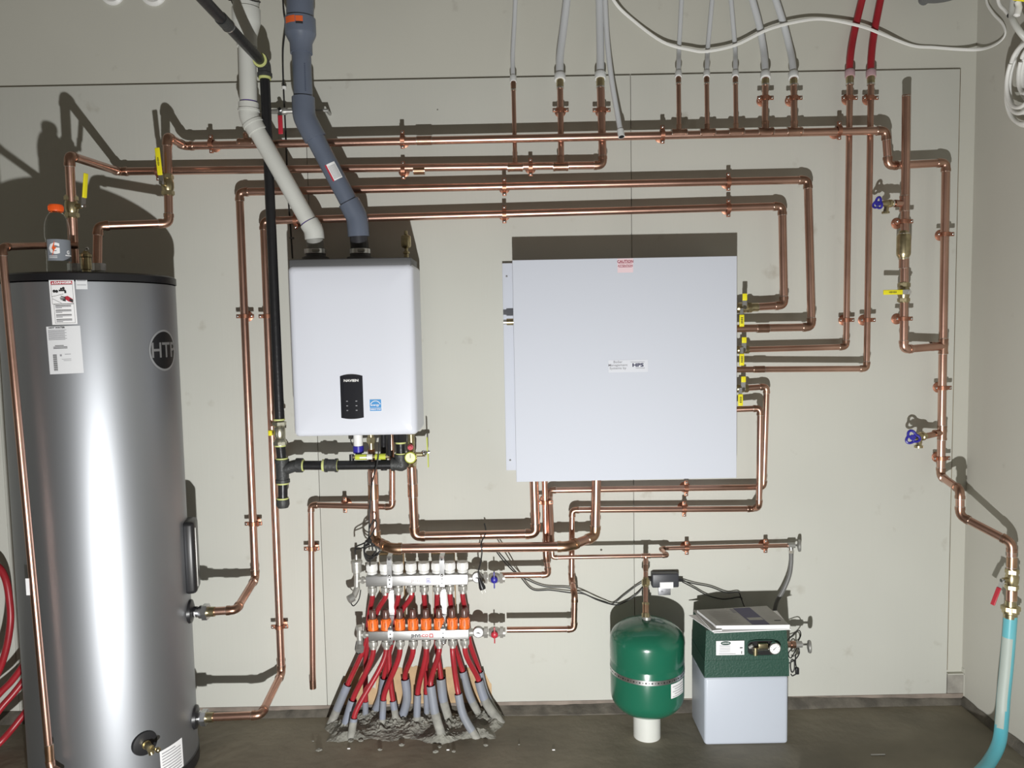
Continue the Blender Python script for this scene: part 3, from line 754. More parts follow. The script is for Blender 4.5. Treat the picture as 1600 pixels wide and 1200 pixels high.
# black wire down beside the gas pipe
def wirebits(root, pts):
    mb = MB(); p = P(444,137,.022); mb.tube([p-ZU*.006, p+ZU*.004], .009, M_WHT, 12); mb.tube([p+ZU*.004, p+ZU*.010], .006, M_BLK, 12); mb.build('collar', root)
    mb = MB(); p = P(456,372,.03); mb.tube([p-ZU*.003, p+ZU*.003], .009, M_DGREY, 12); mb.build('collar', root)
hose('thin_rod', 'thin black wire hanging down the wall behind the boiler vents', 'wire', [(440,-40,.02),(443,15,.02),(446,40,.02),(442,80,.02),(443,137,.022),(446,200,.018),(450,300,.018),(455,372,.03),(457,404,.04)], .0032, M_BLKC, seg=8, extra=wirebits)

# ================================================================ vents
def vent(name, label, pts, rads, m, m2):
    """pts world nodes, pipe with mitred elbow fittings"""
    root = thing(name, label, 'vent pipe', pts[0]); n = len(pts)
    return root
# white vent: boiler collar, leaning pipe, vertical, larger pipe on top
rw = .030
vw = thing('white_vent_pipe', 'white plastic vent pipe from the boiler, leaning left and up', 'vent pipe', P(492,402,.15))
A = P(493,392,.15); B = P(491,362,.155); Cc = P(389,182,.165); D_ = P(386,72,.165); E = P(384,-60,.165)
mb = MB(); mb.tube([A, A+(B-A)*.62], rw*1.0, mat('vent_grey', (.30,.30,.28), .5), 24); mb.build('collar_pipe', vw)
d = (Cc-B).normalized(); dv = (D_-Cc).normalized()
mb = MB(); mb.tube(spline([A+(B-A)*.62, B+d*.006, B+d*.036], 5), rw*1.16, M_PVC, 24); mb.tube([B+d*.034, B+d*.040], rw*1.04, mat('purple_primer', (.12,.07,.32), .5), 24)
mb.build('elbow', vw)
mb = MB(); mb.tube([B+d*.03, Cc-d*.05], rw, M_PVC, 28); mb.build('pipe', vw)
mb = MB(); mb.tube(spline([Cc-d*.062, Cc-d*.030, Cc+(dv-d)*.004, Cc+dv*.026, Cc+dv*.046], 6), rw*1.16, M_PVC, 28)
mb.tube([Cc-d*.034, Cc-d*.024], rw*1.26, M_PVC, 28); mb.tube([Cc+dv*.016, Cc+dv*.024], rw*1.26, M_PVC, 28); mb.tube([Cc+dv*.045, Cc+dv*.051], rw*1.03, MATS['purple_primer'], 24); mb.build('elbow', vw)
mb = MB(); mb.tube([Cc+dv*.04, D_], rw, M_PVC, 28); mb.build('pipe', vw)
mb = MB(); mb.lathe([(0,-.004),(rw*1.15,-.004),(rw*1.15,.030),(rw*1.55,.075),(rw*1.62,.08),(rw*1.62,.125),(0,.125)], D_, dv, M_PVC, 28); mb.build('reducer', vw)
mb = MB(); mb.tube([D_+dv*.12, E], .0445, M_PVC, 28); mb.build('pipe', vw)
mb = MB(); q = D_+dv*.15; mb.tube(spline([q+V((math.cos(a)*.049, math.sin(a)*.049, .01*math.sin(2*a))) for a in [2*math.pi*k/16 for k in range(16)]], 2, True), .0018, M_BLKC, 6, closed=True)
mb.tube([q+V((-.045,-.02,0)), q+V((-.06,-.03,.03)), q+V((-.055,-.03,.09))], .0016, M_BLKC, 6); mb.sphere(q+V((-.05,-.02,.004)), .007, M_BLKC, 8); mb.build('wire_tie', vw)
# grey vent
rg = .0325
vg = thing('grey_vent_pipe', 'grey plastic vent pipe from the boiler, thicker above its reducer', 'vent pipe', P(563,402,.15))
A = P(563,400,.15); B = P(558,340,.16); Cc = P(475,183,.22); D_ = P(471,84,.22); E = P(469,-60,.22)
d = (Cc-B).normalized(); dv = (D_-Cc).normalized(); du = (B-A).normalized()
mb = MB(); mb.tube([A, B-du*.03], rg*.98, mat('vent_black', (.03,.03,.035), .4), 28); mb.build('collar_pipe', vg)
mb = MB(); mb.tube(spline([B-du*.066, B-du*.03, B+(d-du)*.004, B+d*.03, B+d*.062], 6), rg*1.18, M_GPVC, 30); mb.build('elbow', vg)
mb = MB(); mb.tube([B+d*.055, Cc-d*.055], rg, M_GPVC, 30); mb.build('pipe', vg)
mb = MB(); mb.tube(spline([Cc-d*.080, Cc-d*.040, Cc+(dv-d)*.005, Cc+dv*.035, Cc+dv*.066], 6), rg*1.2, M_GPVC, 30); mb.build('elbow', vg)
mb = MB(); mb.tube([Cc+dv*.06, D_+dv*.01], rg, M_GPVC, 30); mb.build('pipe', vg)
mb = MB(); mb.lathe([(0,.0),(rg*1.16,.0),(rg*1.18,.035),(rg*1.56,.060),(rg*1.62,.066),(rg*1.62,.116),(rg*1.4,.118),(0,.118)], D_, dv, M_GPVC, 30)
rmap = lambda u, v, lift=0: V((D_.x+dv.x*v+(rg*1.62+.0008+.0004*lift)*math.sin(u/(rg*1.62)), D_.y-(rg*1.62+.0008+.0004*lift)*math.cos(u/(rg*1.62)), D_.z+v))
put_rect(mb, rmap, -.044, .088, -.004, .110, mat('orange_mark', (.75,.13,.03), .5)); put_rect(mb, rmap, -.002, .090, .022, .108, MATS['orange_mark']); put_rect(mb, rmap, -.002, .082, .022, .089, M_INK); mb.build('reducer', vg)
mb = MB(); mb.tube([D_+dv*.11, E], .0462, M_GPVC, 30)
mb.build('pipe', vg)
# sticker on the leaning part
sd = (Cc-B).normalized(); sc_ = P(516,272,.19); sdn = (YD-sd*YD.dot(sd)).normalized(); ss = sd.cross(sdn).normalized()
base_ = B+sd*((sc_-B).dot(sd)); u0 = .0
lm = lambda u, v, lift=0: base_+sd*v+sdn*((rg+.0008+.0004*lift)*math.cos(u/rg))+ss*(-(rg+.0008+.0004*lift)*math.sin(u/rg))
mb = MB(); put_rect(mb, lm, -.026, -.03, .006, .03, M_PAPER); put_rect(mb, lm, .006, -.03, .012, .03, M_REDV)
for k in range(6): put_rect(mb, lm, -.022+k*.0045, -.026, -.020+k*.0045, .022, M_GINK, 1, 2)
mb.build('sticker', vg)
mb = MB(); q0 = (Cc+dv*.07); mp_ = lambda u, v, lift=0: V((q0.x+(rg+.0007)*math.sin((u+.015)/rg), q0.y-(rg+.0007)*math.cos((u+.015)/rg), q0.z+.01+v))
for k in range(16): put_rect(mb, mp_, .0, k*.006, .0035, k*.006+.0035, mat('dark_print', (.05,.06,.10), .6), 0, 1)
mb.build('print', vg)

# ================================================================ gas line
rg_ = .0172
g = thing('gas_pipe', 'black iron gas pipe from overhead down to the boiler', 'gas pipe', P(441,790,.15))
T = P(413,101,.15); sG = .15
def seg(a, b, r=rg_, m=M_IRON, name='pipe'):
    mb = MB(); mb.tube([a, b], r, m, 20); return mb.build(name, g)
fwd = V((T.x, -.6, T.z))
seg(T+YD*.02, fwd); ga = P(437,657,sG); seg(T+DN*.02, ga)
mb = MB(); mb.tube(spline([T+YD*.045, T+YD*.02, T+V((0,-.004,-.004)), T+DN*.02, T+DN*.042], 6), rg_*1.32, M_MALL, 20)
mb.tube([T+YD*.034, T+YD*.046], rg_*1.5, M_MALL, 20); mb.tube([T+DN*.03, T+DN*.043], rg_*1.5, M_MALL, 20)
mb.tube([T+YD*.046, T+YD*.051], rg_*1.42, M_TAPE, 20); mb.tube([T+DN*.043, T+DN*.051], rg_*1.25, M_TAPE, 20); mb.build('elbow', g)
q = V((T.x, 2.42, T.z)); mb = MB(); mb.tube([q-YD*.03, q+YD*.03], rg_*1.14, M_MALL, 20); mb.tube([q-YD*.034, q-YD*.029], rg_*1.2, M_SOLD, 20); mb.build('coupling', g)
# shut-off valve
gv = MB(); p = P(437,676,sG)
gv.lathe([(0,.040),(.0215,.040),(.0225,.030),(.0175,.022),(.0205,.014),(.0205,-.012),(.0165,-.020),(.0225,-.032),(.0215,-.046),(0,-.046)], p, ZU, mat('valve_nickel_brass', (.62,.60,.48), .35, 1.0), 22)
hexprof(gv, p+ZU*.034, ZU, .0255, .012, MATS['valve_nickel_brass']); hexprof(gv, p-ZU*.039, ZU, .0255, .012, MATS['valve_nickel_brass'])
for z in (.045, -.051): gv.tube([p+ZU*z, p+ZU*(z+.006)], .0205, M_TAPE, 20)
gvo = gv.build('shut_off_valve', g)
mb = MB(); mb.tube([p, p-XR*.030], .006, M_BRASS, 10); mb.box(p-XR*.033, (.014,.020,.020), M_YEL, bev=.003); mb.build('lever_handle', gvo)
Tt = P(441,733,sG); seg(p-ZU*.046, Tt+ZU*.035)
mb = MB(); mb.tube([Tt+ZU*.036, Tt-ZU*.050], rg_*1.36, M_MALL, 20); mb.tube([Tt+ZU*.036, Tt+ZU*.024], rg_*1.52, M_MALL, 20); mb.tube([Tt-ZU*.05, Tt-ZU*.038], rg_*1.52, M_MALL, 20)
Bq = P(470,727,sG); mb.tube(spline([Tt, Tt+XR*.022+ZU*.004, P(460,728,sG), Bq], 5), rg_*1.3, M_MALL, 18); mb.tube([P(463,727,sG), P(473,727,sG)], rg_*1.55, M_MALL, 18)
for a in (Tt+ZU*.036, Tt-ZU*.056): mb.tube([a, a+ZU*.006], rg_*1.3, M_TAPE, 20)
mb.tube([P(473,727,sG), P(475,727,sG)], rg_*1.25, M_TAPE, 18); mb.build('tee', g)
seg(P(474,727,sG), P(508,727,sG)); mb = MB(); mb.tube([P(508,727,sG), P(526,727,sG)], rg_*1.32, M_MALL, 20)
for a in (508, 524): mb.tube([P(a,727,sG), P(a+3.5,727,sG)], rg_*1.5, M_MALL, 20)
mb.tube([P(504,727,sG), P(508,727,sG)], rg_*1.3, M_TAPE, 20); mb.tube([P(526,727,sG), P(528,727,sG)], rg_*1.25, M_TAPE, 20); mb.build('coupling', g)
seg(P(526,727,sG), P(614,726,sG)); Eg = P(627,725,sG)
mb = MB(); mb.tube(spline([Eg-XR*.036, Eg-XR*.018, Eg+V((.003,0,-.003)), Eg+ZU*.018, Eg+ZU*.036], 6), rg_*1.34, M_MALL, 20); mb.tube([Eg-XR*.036, Eg-XR*.026], rg_*1.5, M_MALL, 20); mb.tube([Eg+ZU*.026, Eg+ZU*.036], rg_*1.5, M_MALL, 20)
mb.tube([Eg+ZU*.036, Eg+ZU*.041], rg_*1.25, M_TAPE, 18); mb.build('elbow', g)
seg(Eg+ZU*.03, Eg+ZU*.085); mb = MB(); q = Eg+ZU*.092; hexprof(mb, q+ZU*.006, ZU, .027, .030, M_IRON); mb.tube([q-ZU*.016, q-ZU*.010], .0195, M_TAPE, 18); mb.tube([q, q+ZU*.05], .018, M_IRON, 16); mb.build('union_nut', g)
seg(Tt-ZU*.05, P(442,786,sG)); mb = MB(); q = P(442,786,sG); mb.lathe([(0,.014),(rg_*1.36,.014),(rg_*1.4,-.006),(rg_*1.1,-.017),(0,-.02)], q, ZU, M_MALL, 20); mb.tube([q+ZU*.014, q+ZU*.020], rg_*1.25, M_TAPE, 18); mb.build('end_cap', g)

# ================================================================ boiler
sF = .305
XL = (P(452,500,sF).x+P(455,640,sF).x)/2; XR_ = (P(645,420,sF).x+P(651,650,sF).x)/2
ZTp = P(548,412,sF).z; ZBt = P(552,682,sF).z
bo = thing('boiler', 'white wall-hung boiler with a black control panel', 'boiler', ((XL+XR_)/2, DEPTH, ZBt))
cx = (XL+XR_)/2; cz = (ZTp+ZBt)/2; bw = XR_-XL; bh = ZTp-ZBt
mb = MB(); mb.box((cx+.000, DEPTH-.118, cz+.012), (bw-.034, .234, bh-.02), mat('boiler_case', (.095,.097,.10), .5, .1), bev=.006); mb.box((cx, DEPTH-.21, ZTp+.004), (bw-.012, .17, .030), MATS['boiler_case'], bev=.004); mb.build('casing', bo)
# front cover: rounded box, slightly pillowed
import bmesh
def rounded_cover(x0, x1, z0, z1, y0, y1, r):
    mb = MB(); rows = []
    out = []
    for i in range(40):
        a = 2*math.pi*i/40; sx = 1 if math.cos(a) >= 0 else -1; sz = 1 if math.sin(a) >= 0 else -1
        out.append(((x1+x0)/2+sx*((x1-x0)/2-r)+r*math.cos(a), (z1+z0)/2+sz*((z1-z0)/2-r)+r*math.sin(a)))
    prof = [(0, y1), (0, y0+.030), (.0015, y0+.018), (.006, y0+.008), (.014, y0+.002), (.024, y0), (.10, y0-.002)]
    mxx, mzz = (x1+x0)/2, (z1+z0)/2; vs = []; n = len(out)
    for ins, y in prof:
        for x, z in out:
            fx = 1-ins/((x1-x0)/2); fz = 1-ins/((z1-z0)/2)
            vs.append((mxx+(x-mxx)*fx, y, mzz+(z-mzz)*fz))
    fs = []
    for k in range(len(prof)-1):
        for i in range(n): j = (i+1) % n; fs.append((k*n+i, k*n+j, (k+1)*n+j, (k+1)*n+i))
    fs.append(tuple((len(prof)-1)*n+i for i in range(n)))
    mb.add(vs, fs, M_BOIL); return mb
rounded_cover(XL, XR_, ZBt, ZTp, DEPTH-sF, DEPTH-.10, .018).build('front_cover', bo, ang=50)
yF = DEPTH-sF-.0022
o_ = P(550,620,sF); fm = flatmap((o_.x, o_.z), yF-.004)
pw_, ph_ = W(35,sF), W(65,sF)
mb = MB()
n_ = 10; vs = []; fs = []
for k in range(n_+1):
    u = -pw_/2+pw_*k/n_; bul = .006*(1-(2*k/n_-1)**2); tz = .004*(1-(2*k/n_-1)**2)
    for (z, y) in ((-ph_/2-tz, .006), (-ph_/2-tz, -bul), (ph_/2+tz, -bul), (ph_/2+tz, .006)): vs.append((o_.x+u, yF+y, o_.z+z))
for k in range(n_):
    for q in range(3): fs.append((4*k+q, 4*k+q+1, 4*k+q+5, 4*k+q+4))
fs.append((0,1,2,3)); fs.append((4*n_,4*n_+3,4*n_+2,4*n_+1))
mb.add(vs, fs, M_GLB)
fb = lambda u, v, lift=0: V((o_.x+u, yF-.006*(1-(2*u/pw_)**2)-.0006*(lift+1), o_.z+v))
put_text(mb, fb, 'NAVIEN', 0, ph_*.39, .0115, M_WHT, .0004, 1.25, lift=0)
for k in range(3):
    for j in (-1, 1): put_rect(mb, fb, j*.016-.003, -.016-k*.016, j*.016+.003, -.013-k*.016, M_GINK, 0, 1)
mb.build('control_panel', bo)
o2 = P(587,633,sF); fm = flatmap((o2.x, o2.z), yF); mb = MB(); h = W(9,sF)
put_rect(mb, fm, -h*1.08, -h*1.08, h*1.08, h*1.08, M_PAPER); put_rect(mb, fm, -h, -h, h, h, M_BLUEL, 1)
put_disc(mb, fm, 0, -h*.15, h*.95, M_PAPER, 2, 24, r0=.88, a0=20, a1=160); put_text(mb, fm, 'energy', -h*.1, h*.05, h*.55, M_PAPER, .0002, lift=2); put_rect(mb, fm, -h, -h*.52, h, -h*.46, M_PAPER, 2)
put_text(mb, fm, 'ENERGY STAR', 0, -h*.74, h*.30, M_PAPER, .0002, .95, lift=2); mb.build('efficiency_label', bo)
# top collars, air vent, bottom fittings
for px in (493, 563):
    q = P(px, 399, .15); mb = MB(); mb.lathe([(0,-.02),(.050,-.02),(.048,-.008),(.036,-.004),(.036,.024),(0,.024)], q, ZU, MATS['boiler_case'], 26)
    mb.tube([q+ZU*.006, q+ZU*.022], .0385, M_ZINC, 24); mb.box(q+ZU*.014+V((.012,-.042,0)), (.026,.012,.010), M_GREYM, bev=.002); mb.build('flue_collar', bo)
mb = MB(); q = P(635,397,.12); mb.lathe([(0,-.03),(.008,-.03),(.008,.0),(.012,.002),(.012,.008),(.006,.010),(.006,.020),(.015,.024),(.018,.030),(.018,.062),(.016,.066),(.007,.070),(.006,.084),(0,.084)], q, ZU, M_BRASS, 18); mb.build('air_vent', bo)
zb = ZBt
def bpt(px, py, s=.15): return P(px, py, s)
mb = MB(); q = bpt(560,700); mb.tube([V((q.x,q.y,zb+.02)), q+ZU*.008], .017, M_WHT, 18); mb.tube([q+ZU*.008, q+DN*.018], .0195, M_BLUE, 18); mb.tube([q+DN*.018, q+DN*.030], .012, M_BLK, 14)
mb.tube([q+V((-.022,0,.01)), q+V((-.028,0,.03)), q+V((-.018,0,.044))], .002, M_BLK, 6); mb.build('blue_union', bo)
mb = MB(); q = bpt(580,697,.16); mb.tube([V((q.x,q.y,zb+.02)), q+DN*.012], .0115, M_BRASS, 16); hexprof(mb, q+ZU*.022, ZU, .017, .02, M_BRASS); mb.tube([q+DN*.012, bpt(582,735,.10)], .014, M_CU2, 14); mb.build('outlet', bo)
mb = MB(); q = bpt(565,714,.18); mb.tube([q-XR*.022, q+XR*.018], .0105, M_YG, 14); mb.tube([q+XR*.020, q+XR*.040], .010, M_WHT, 14); mb.tube([q+XR*.050, q+XR*.088], .011, M_YG, 14); mb.tube([q-XR*.036, q+XR*.10], .0075, M_BRASS, 12); mb.tube([q-XR*.036+ZU*.01, q-XR*.036-ZU*.012], .009, M_BLK, 12)
mb.tube([q+XR*.10, V((q.x+.10, q.y+.02, zb+.01))], .008, M_BLK, 10); mb.box(q+V((.01,-.011,-.001)), (.03,.001,.006), M_PAPER); mb.build('service_valve', bo)
mb = MB(); q = bpt(600,735,.13); mb.tube([V((q.x, q.y+.02, zb+.02)), q], .012, M_IRON, 12); mb.build('drain_outlet', bo)
mb = MB(); q = bpt(613,740,.10); mb.tube([V((q.x, q.y, zb+.02)), P(613,741,.075)], .0105, M_CU2, 12); mb.build('drain_outlet', bo)
# gauge valve on the right
q = bpt(643,705,.17)
mb = MB(); mb.tube([V((q.x,q.y,zb+.02)), q+DN*.04], .012, M_BRASS, 16); hexprof(mb, V((q.x,q.y,zb-.006)), ZU, .019, .016, M_BRASS); mb.tube([q+DN*.028, P(643,724,.13)], .0195, M_BRASS, 18); mb.tube([q+DN*.012, q+DN*.012+XR*.05], .0085, M_BRASS, 12); mb.sphere(q+DN*.008+XR*.045, .011, M_CHR, 12)
iv = mb.build('isolation_valve', bo)
mb = MB(); c = q+DN*.018+YD*.026; mb.lathe([(0,0),(.0205,0),(.0205,.010),(.018,.012),(.018,.0105),(0,.0105)], c, YD, M_YG, 22); mb.lathe([(0,.0107),(.0175,.0107)], c, YD, mat('gauge_cream', (.80,.78,.55), .5), 22)
mb.box(c+YD*.0115+V((.0,0,.006)), (.0018,.0008,.014), M_INK); mb.build('pressure_gauge', iv)
mb = MB(); c = q+ZU*.018+YD*.022; mb.tube([c+V((0,.02,0)), c+YD*.008], .010, M_REDV, 14); mb.tube([c+YD*.008, c+YD*.014], .007, M_REDV, 10); mb.build('relief_cap', iv)
mb = MB(); c = q+XR*.058; mb.box(c+ZU*.020, (.0035,.016,.062), M_YG, bev=.001); mb.box(c+DN*.030+XR*.002, (.0035,.016,.060), M_YG, bev=.001); mb.box(c+DN*.004, (.02,.016,.012), M_CHR, bev=.003); mb.build('lever_handle', iv)
# ================================================================ water tank
TR = .262; TSY = DEPTH-.365
def _tx():
    # centre so that both silhouettes fall where they are in the photo
    lo_, hi_ = -2.0, -1.0
    for _ in range(40):
        mid = (lo_+hi_)/2
        # right tangent from the eye
        dx, dy = mid, TSY; dd = math.hypot(dx, dy); a = math.atan2(dx, dy); b = math.asin(TR/dd)
        t = math.tan(a+b)                        # x/y of tangent
        if t < P(282,600,.35).x/(DEPTH-.35): lo_ = mid
        else: hi_ = mid
    return (lo_+hi_)/2
TX = _tx()
ZTK = P(140,424,DEPTH-(TSY-TR)).z+.002                     # top of the tank
tk = thing('water_tank', 'tall silver cylindrical hot water tank at the left', 'water tank', (TX, TSY, 0))
mb = MB(); mb.lathe([(0,.03),(TR-.012,.03),(TR,.035),(TR,.045),(TR,ZTK-.030),(TR-.004,ZTK-.028)], (TX,TSY,0), ZU, M_TANK, 96); mb.build('jacket', tk)
mb = MB(); mb.lathe([(0,0),(TR-.01,0),(TR+.004,.004),(TR+.004,.045),(TR,.047)], (TX,TSY,0), ZU, M_BLK, 72); mb.build('base_ring', tk)
mb = MB(); mb.lathe([(TR-.001,-.026),(TR+.003,-.026),(TR+.003,-.005),(TR-.004,0),(0,0)], (TX,TSY,ZTK), ZU, mat('black_lid', (.010,.010,.012), .4), 96)
mb.build('lid', tk)
def cyl(px, py, r=TR):
    d = ray(px, py); ex, ey = EYE.x-TX, EYE.y-TSY
    a = d.x*d.x+d.y*d.y; b = 2*(d.x*ex+d.y*ey); c = ex*ex+ey*ey-r*r; D = b*b-4*a*c
    t = (-b-math.sqrt(max(D, 0)))/(2*a); p = EYE+d*t
    return math.atan2(p.x-TX, -(p.y-TSY)), p.z            # phi from the front, z
def cm(ph0, z0, R=TR, tilt=0.0):
    ct, st = math.cos(tilt), math.sin(tilt)
    return lambda u, v, lift=0: V((TX+(R+.0007+.0005*lift)*math.sin(ph0+(u*ct-v*st)/R), TSY-(R+.0007+.0005*lift)*math.cos(ph0+(u*ct-v*st)/R), z0+u*st+v*ct))
# danger label
pa, za = cyl(77,437.5); pb, zb_ = cyl(116,431); _, zc_ = cyl(97,507)
wd = (pb-pa)*TR; ht = za-zc_; f = cm((pa+pb)/2, (za+zc_)/2, tilt=.02)
mb = MB(); hw, hh_ = wd/2, ht/2
put_rect(mb, f, -hw, -hh_, hw, hh_, M_PAPER); put_rect(mb, f, -hw*.86, hh_*.80, hw*.86, hh_*.95, mat('danger_red', (.45,.02,.04), .5), 1)
put_text(mb, f, 'DANGER', hw*.12, hh_*.875, ht*.065, M_PAPER, .0004, 1.35, lift=2, fine=.006)
mb.add([f(-hw*.78, hh_*.83, 2), f(-hw*.60, hh_*.83, 2), f(-hw*.69, hh_*.92, 2)], [(0,1,2)], M_PAPER)
def frame(u0, v0, u1, v1, t, m):
    for a in ((u0,v0,u1,v0+t),(u0,v1-t,u1,v1),(u0,v0,u0+t,v1),(u1-t,v0,u1,v1)): put_rect(mb, f, *a, m, 1, 4)
frame(-hw*.86, -hh_*.08, hw*.86, hh_*.79, .0008, M_INK); frame(-hw*.74, -hh_*.94, hw*.86, -hh_*.08, .0008, M_INK)
# tap, knob and hand pictogram
for (u, v, r_) in ((-.62,.50,.10),(-.42,.49,.10),(-.05,.60,.07),(.13,.62,.09)): put_disc(mb, f, hw*u, hh_*v, hw*r_*1.25, M_INK, 2, 14)
put_rect(mb, f, -hw*.25, hh_*.49, hw*.28, hh_*.56, M_INK, 2); put_rect(mb, f, hw*.18, hh_*.40, hw*.34, hh_*.52, M_INK, 2)
def poly(pts, m, lift=2): mb.add([f(hw*u, hh_*v, lift) for u, v in pts], [tuple(range(len(pts)))], m)
poly([(.80,-.04),(.80,.12),(.42,.27),(.15,.24),(.20,.13),(.45,.03)], MATS['danger_red'])
for k, (u, v) in enumerate(((-.12,.26),(-.20,.19),(-.16,.12),(.0,.08))): poly([(.25,.22-.05*k),(.25,.18-.05*k),(u,v-.015),(u,v+.015)], M_INK, 3)
poly([(.80,-.04),(.82,.09),(.60,.16),(.50,.06)], M_INK, 3)
for u0, v0, u1, v1 in ((-.86,.25,.1,.36),(-.80,.16,-.1,-.05)):
    poly([(u0,v0),(u0,v0+.012),(u1,v1+.012),(u1,v1)], M_INK)
for k in range(15):
    if k % 4 == 3: continue
    put_rect(mb, f, -hw*.62, -hh_*(.16+k*.052), hw*(.62 if k % 4 != 2 else -.1), -hh_*(.135+k*.052), M_GINK if k % 4 else M_INK, 2, 4)
mb.build('danger_label', tk)
pa, za = cyl(73,510); pb, _ = cyl(126,510); _, zc_ = cyl(100,584)
wd = (pb-pa)*TR; ht = za-zc_; f = cm((pa+pb)/2, (za+zc_)/2, tilt=.02); hw, hh_ = wd/2, ht/2
mb = MB(); put_rect(mb, f, -hw, -hh_, hw, hh_, mat('data_paper', (.70,.71,.73), .5)); put_text(mb, f, 'HOT WATER', -hw*.36, hh_*.94, ht*.045, M_INK, .0003, 1.2, lift=1, fine=.006)
for k in range(11): put_rect(mb, f, -hw*.9, hh_*(.85-k*.04), hw*(.2-(.1 if k % 3 else 0)), hh_*(.832-k*.04), M_GINK, 1, 3)
for k in range(3): put_rect(mb, f, -hw*(.65-.1*(k == 0)), hh_*(.20-k*.055), hw*(.18-.2*(k == 0)), hh_*(.175-k*.055), M_INK, 1, 3)
for k in range(24): put_rect(mb, f, -hw*.72, -hh_*(.18+k*.029), -hw*.48, -hh_*(.18+k*.029+.012+.008*(k % 3 == 0)), M_INK, 1, 1)
put_rect(mb, f, -hw*.30, -hh_*.18, -hw*.18, -hh_*.26, M_GINK, 1, 1); put_rect(mb, f, hw*.0, -hh_*.17, hw*.35, -hh_*.19, M_GINK, 1, 2); put_rect(mb, f, -hw*.2, -hh_*.38, hw*.35, -hh_*.395, M_GINK, 1, 2); put_rect(mb, f, -hw*.1, -hh_*.44, hw*.35, -hh_*.455, M_GINK, 1, 2)
mb.build('data_label', tk)
pa, za = cyl(118,436); pb, _ = cyl(136,436); _, zc_ = cyl(127,452)
f = cm((pa+pb)/2, (za+zc_)/2); hw, hh_ = (pb-pa)*TR/2, (za-zc_)/2; mb = MB(); put_rect(mb, f, -hw, -hh_, hw, hh_, MATS['data_paper'], 0, 3); put_rect(mb, f, -hw*.8, hh_*.6, hw*.8, hh_*.75, M_GINK, 1, 2); put_rect(mb, f, -hw*.8, -.1*hh_, hw*.8, -.2*hh_, M_GINK, 1, 2); mb.build('small_label', tk)
# round emblem wrapping round the right side
pl, zl = cyl(232,550); _, zt_ = cyl(262,515); _, zb2 = cyl(262,579)
er = (zt_-zb2)/2; f = cm(pl+er/TR*1.02, (zt_+zb2)/2); mb = MB()
put_disc(mb, f, 0, 0, er*1.0, mat('emblem_ring', (.45,.46,.47), .4, .6), 0, 48, r0=.88, rings=2); put_disc(mb, f, 0, 0, er*.90, mat('emblem_black', (.010,.010,.011), .35), 1, 48, rings=10)
put_text(mb, f, 'HTP', er*.02, -er*.02, er*1.02, mat('emblem_grey', (.30,.30,.30), .4, .5), .0010, 1.0, lift=2, fine=.006); mb.build('emblem', tk)
pa, za = cyl(250,1181); pb, _ = cyl(285,1168); f = cm((pa+pb)/2, za-.04, tilt=.02); mb = MB(); hw = (pb-pa)*TR/2; put_rect(mb, f, -hw, -.06, hw, .055, M_PAPER, 0, 5)
for k in range(9): put_rect(mb, f, -hw*.85, .045-k*.010, hw*(.8 if k else .3), .042-k*.010, M_GINK, 1, 3)
mb.build('lower_label', tk)
# electrical / sensor cover on the right side
pc, zc1 = cyl(284,818); _, zc2 = cyl(284,936)
pm = pc+.22; nrm = V((math.sin(pm), -math.cos(pm), 0)); sd_ = V((math.cos(pm), math.sin(pm), 0)); c = V((TX,TSY,(zc1+zc2)/2))+nrm*(TR+.010)
mb = MB(); mb.box(c, (.100, .042, zc1-zc2), M_BLK, (sd_, nrm, ZU), .014)
mb.box(c+nrm*.022-sd_*.032, (.006,.004,(zc1-zc2)*.82), M_GREYM, (sd_, nrm, ZU), .001); mb.build('access_cover', tk)
for nm, zz in (('upper', P(300,955,.315).z), ('lower', P(305,1120,.315).z)):
    yy = DEPTH-.315; xx = TX+math.sqrt(TR**2-(yy-TSY)**2); ax = V((xx-TX, yy-TSY, 0)).normalized()
    mb = MB(); mb.lathe([(.0,.014),(.020,.014),(.040,.007),(.044,-.008)], (xx,yy,zz), ax, M_BLK, 26); mb.tube([V((xx-.02,yy,zz)), V((P(300,955,.315).x+.018,yy,zz))], .0165, M_BLK, 18); mb.build('side_port', tk)
pd, zd = cyl(226,1161); ax = V((math.sin(pd), -math.cos(pd), 0)); c = V((TX,TSY,zd))+ax*TR
mb = MB(); mb.lathe([(0,.010),(.018,.010),(.038,.006),(.042,-.006)], c, ax, M_BLK, 26); mb.build('drain_rosette', tk)
mb = MB(); mb.tube([c+ax*.008, c+ax*.052], .0115, M_BRASS, 16); mb.lathe([(.0,.010),(.014,.010),(.014,.018),(0,.018)], c, ax, M_BRASS, 16); mb.tube([c+ax*.040, c+ax*.040+DN*.022+XR*.006], .009, M_BRASS, 14); mb.tube([c+ax*.045, c+ax*.060+XR*.018], .005, M_BRASS, 10); mb.sphere(c+ax*.062+XR*.018, .009, M_BRASS, 12); mb.build('drain_valve', tk)
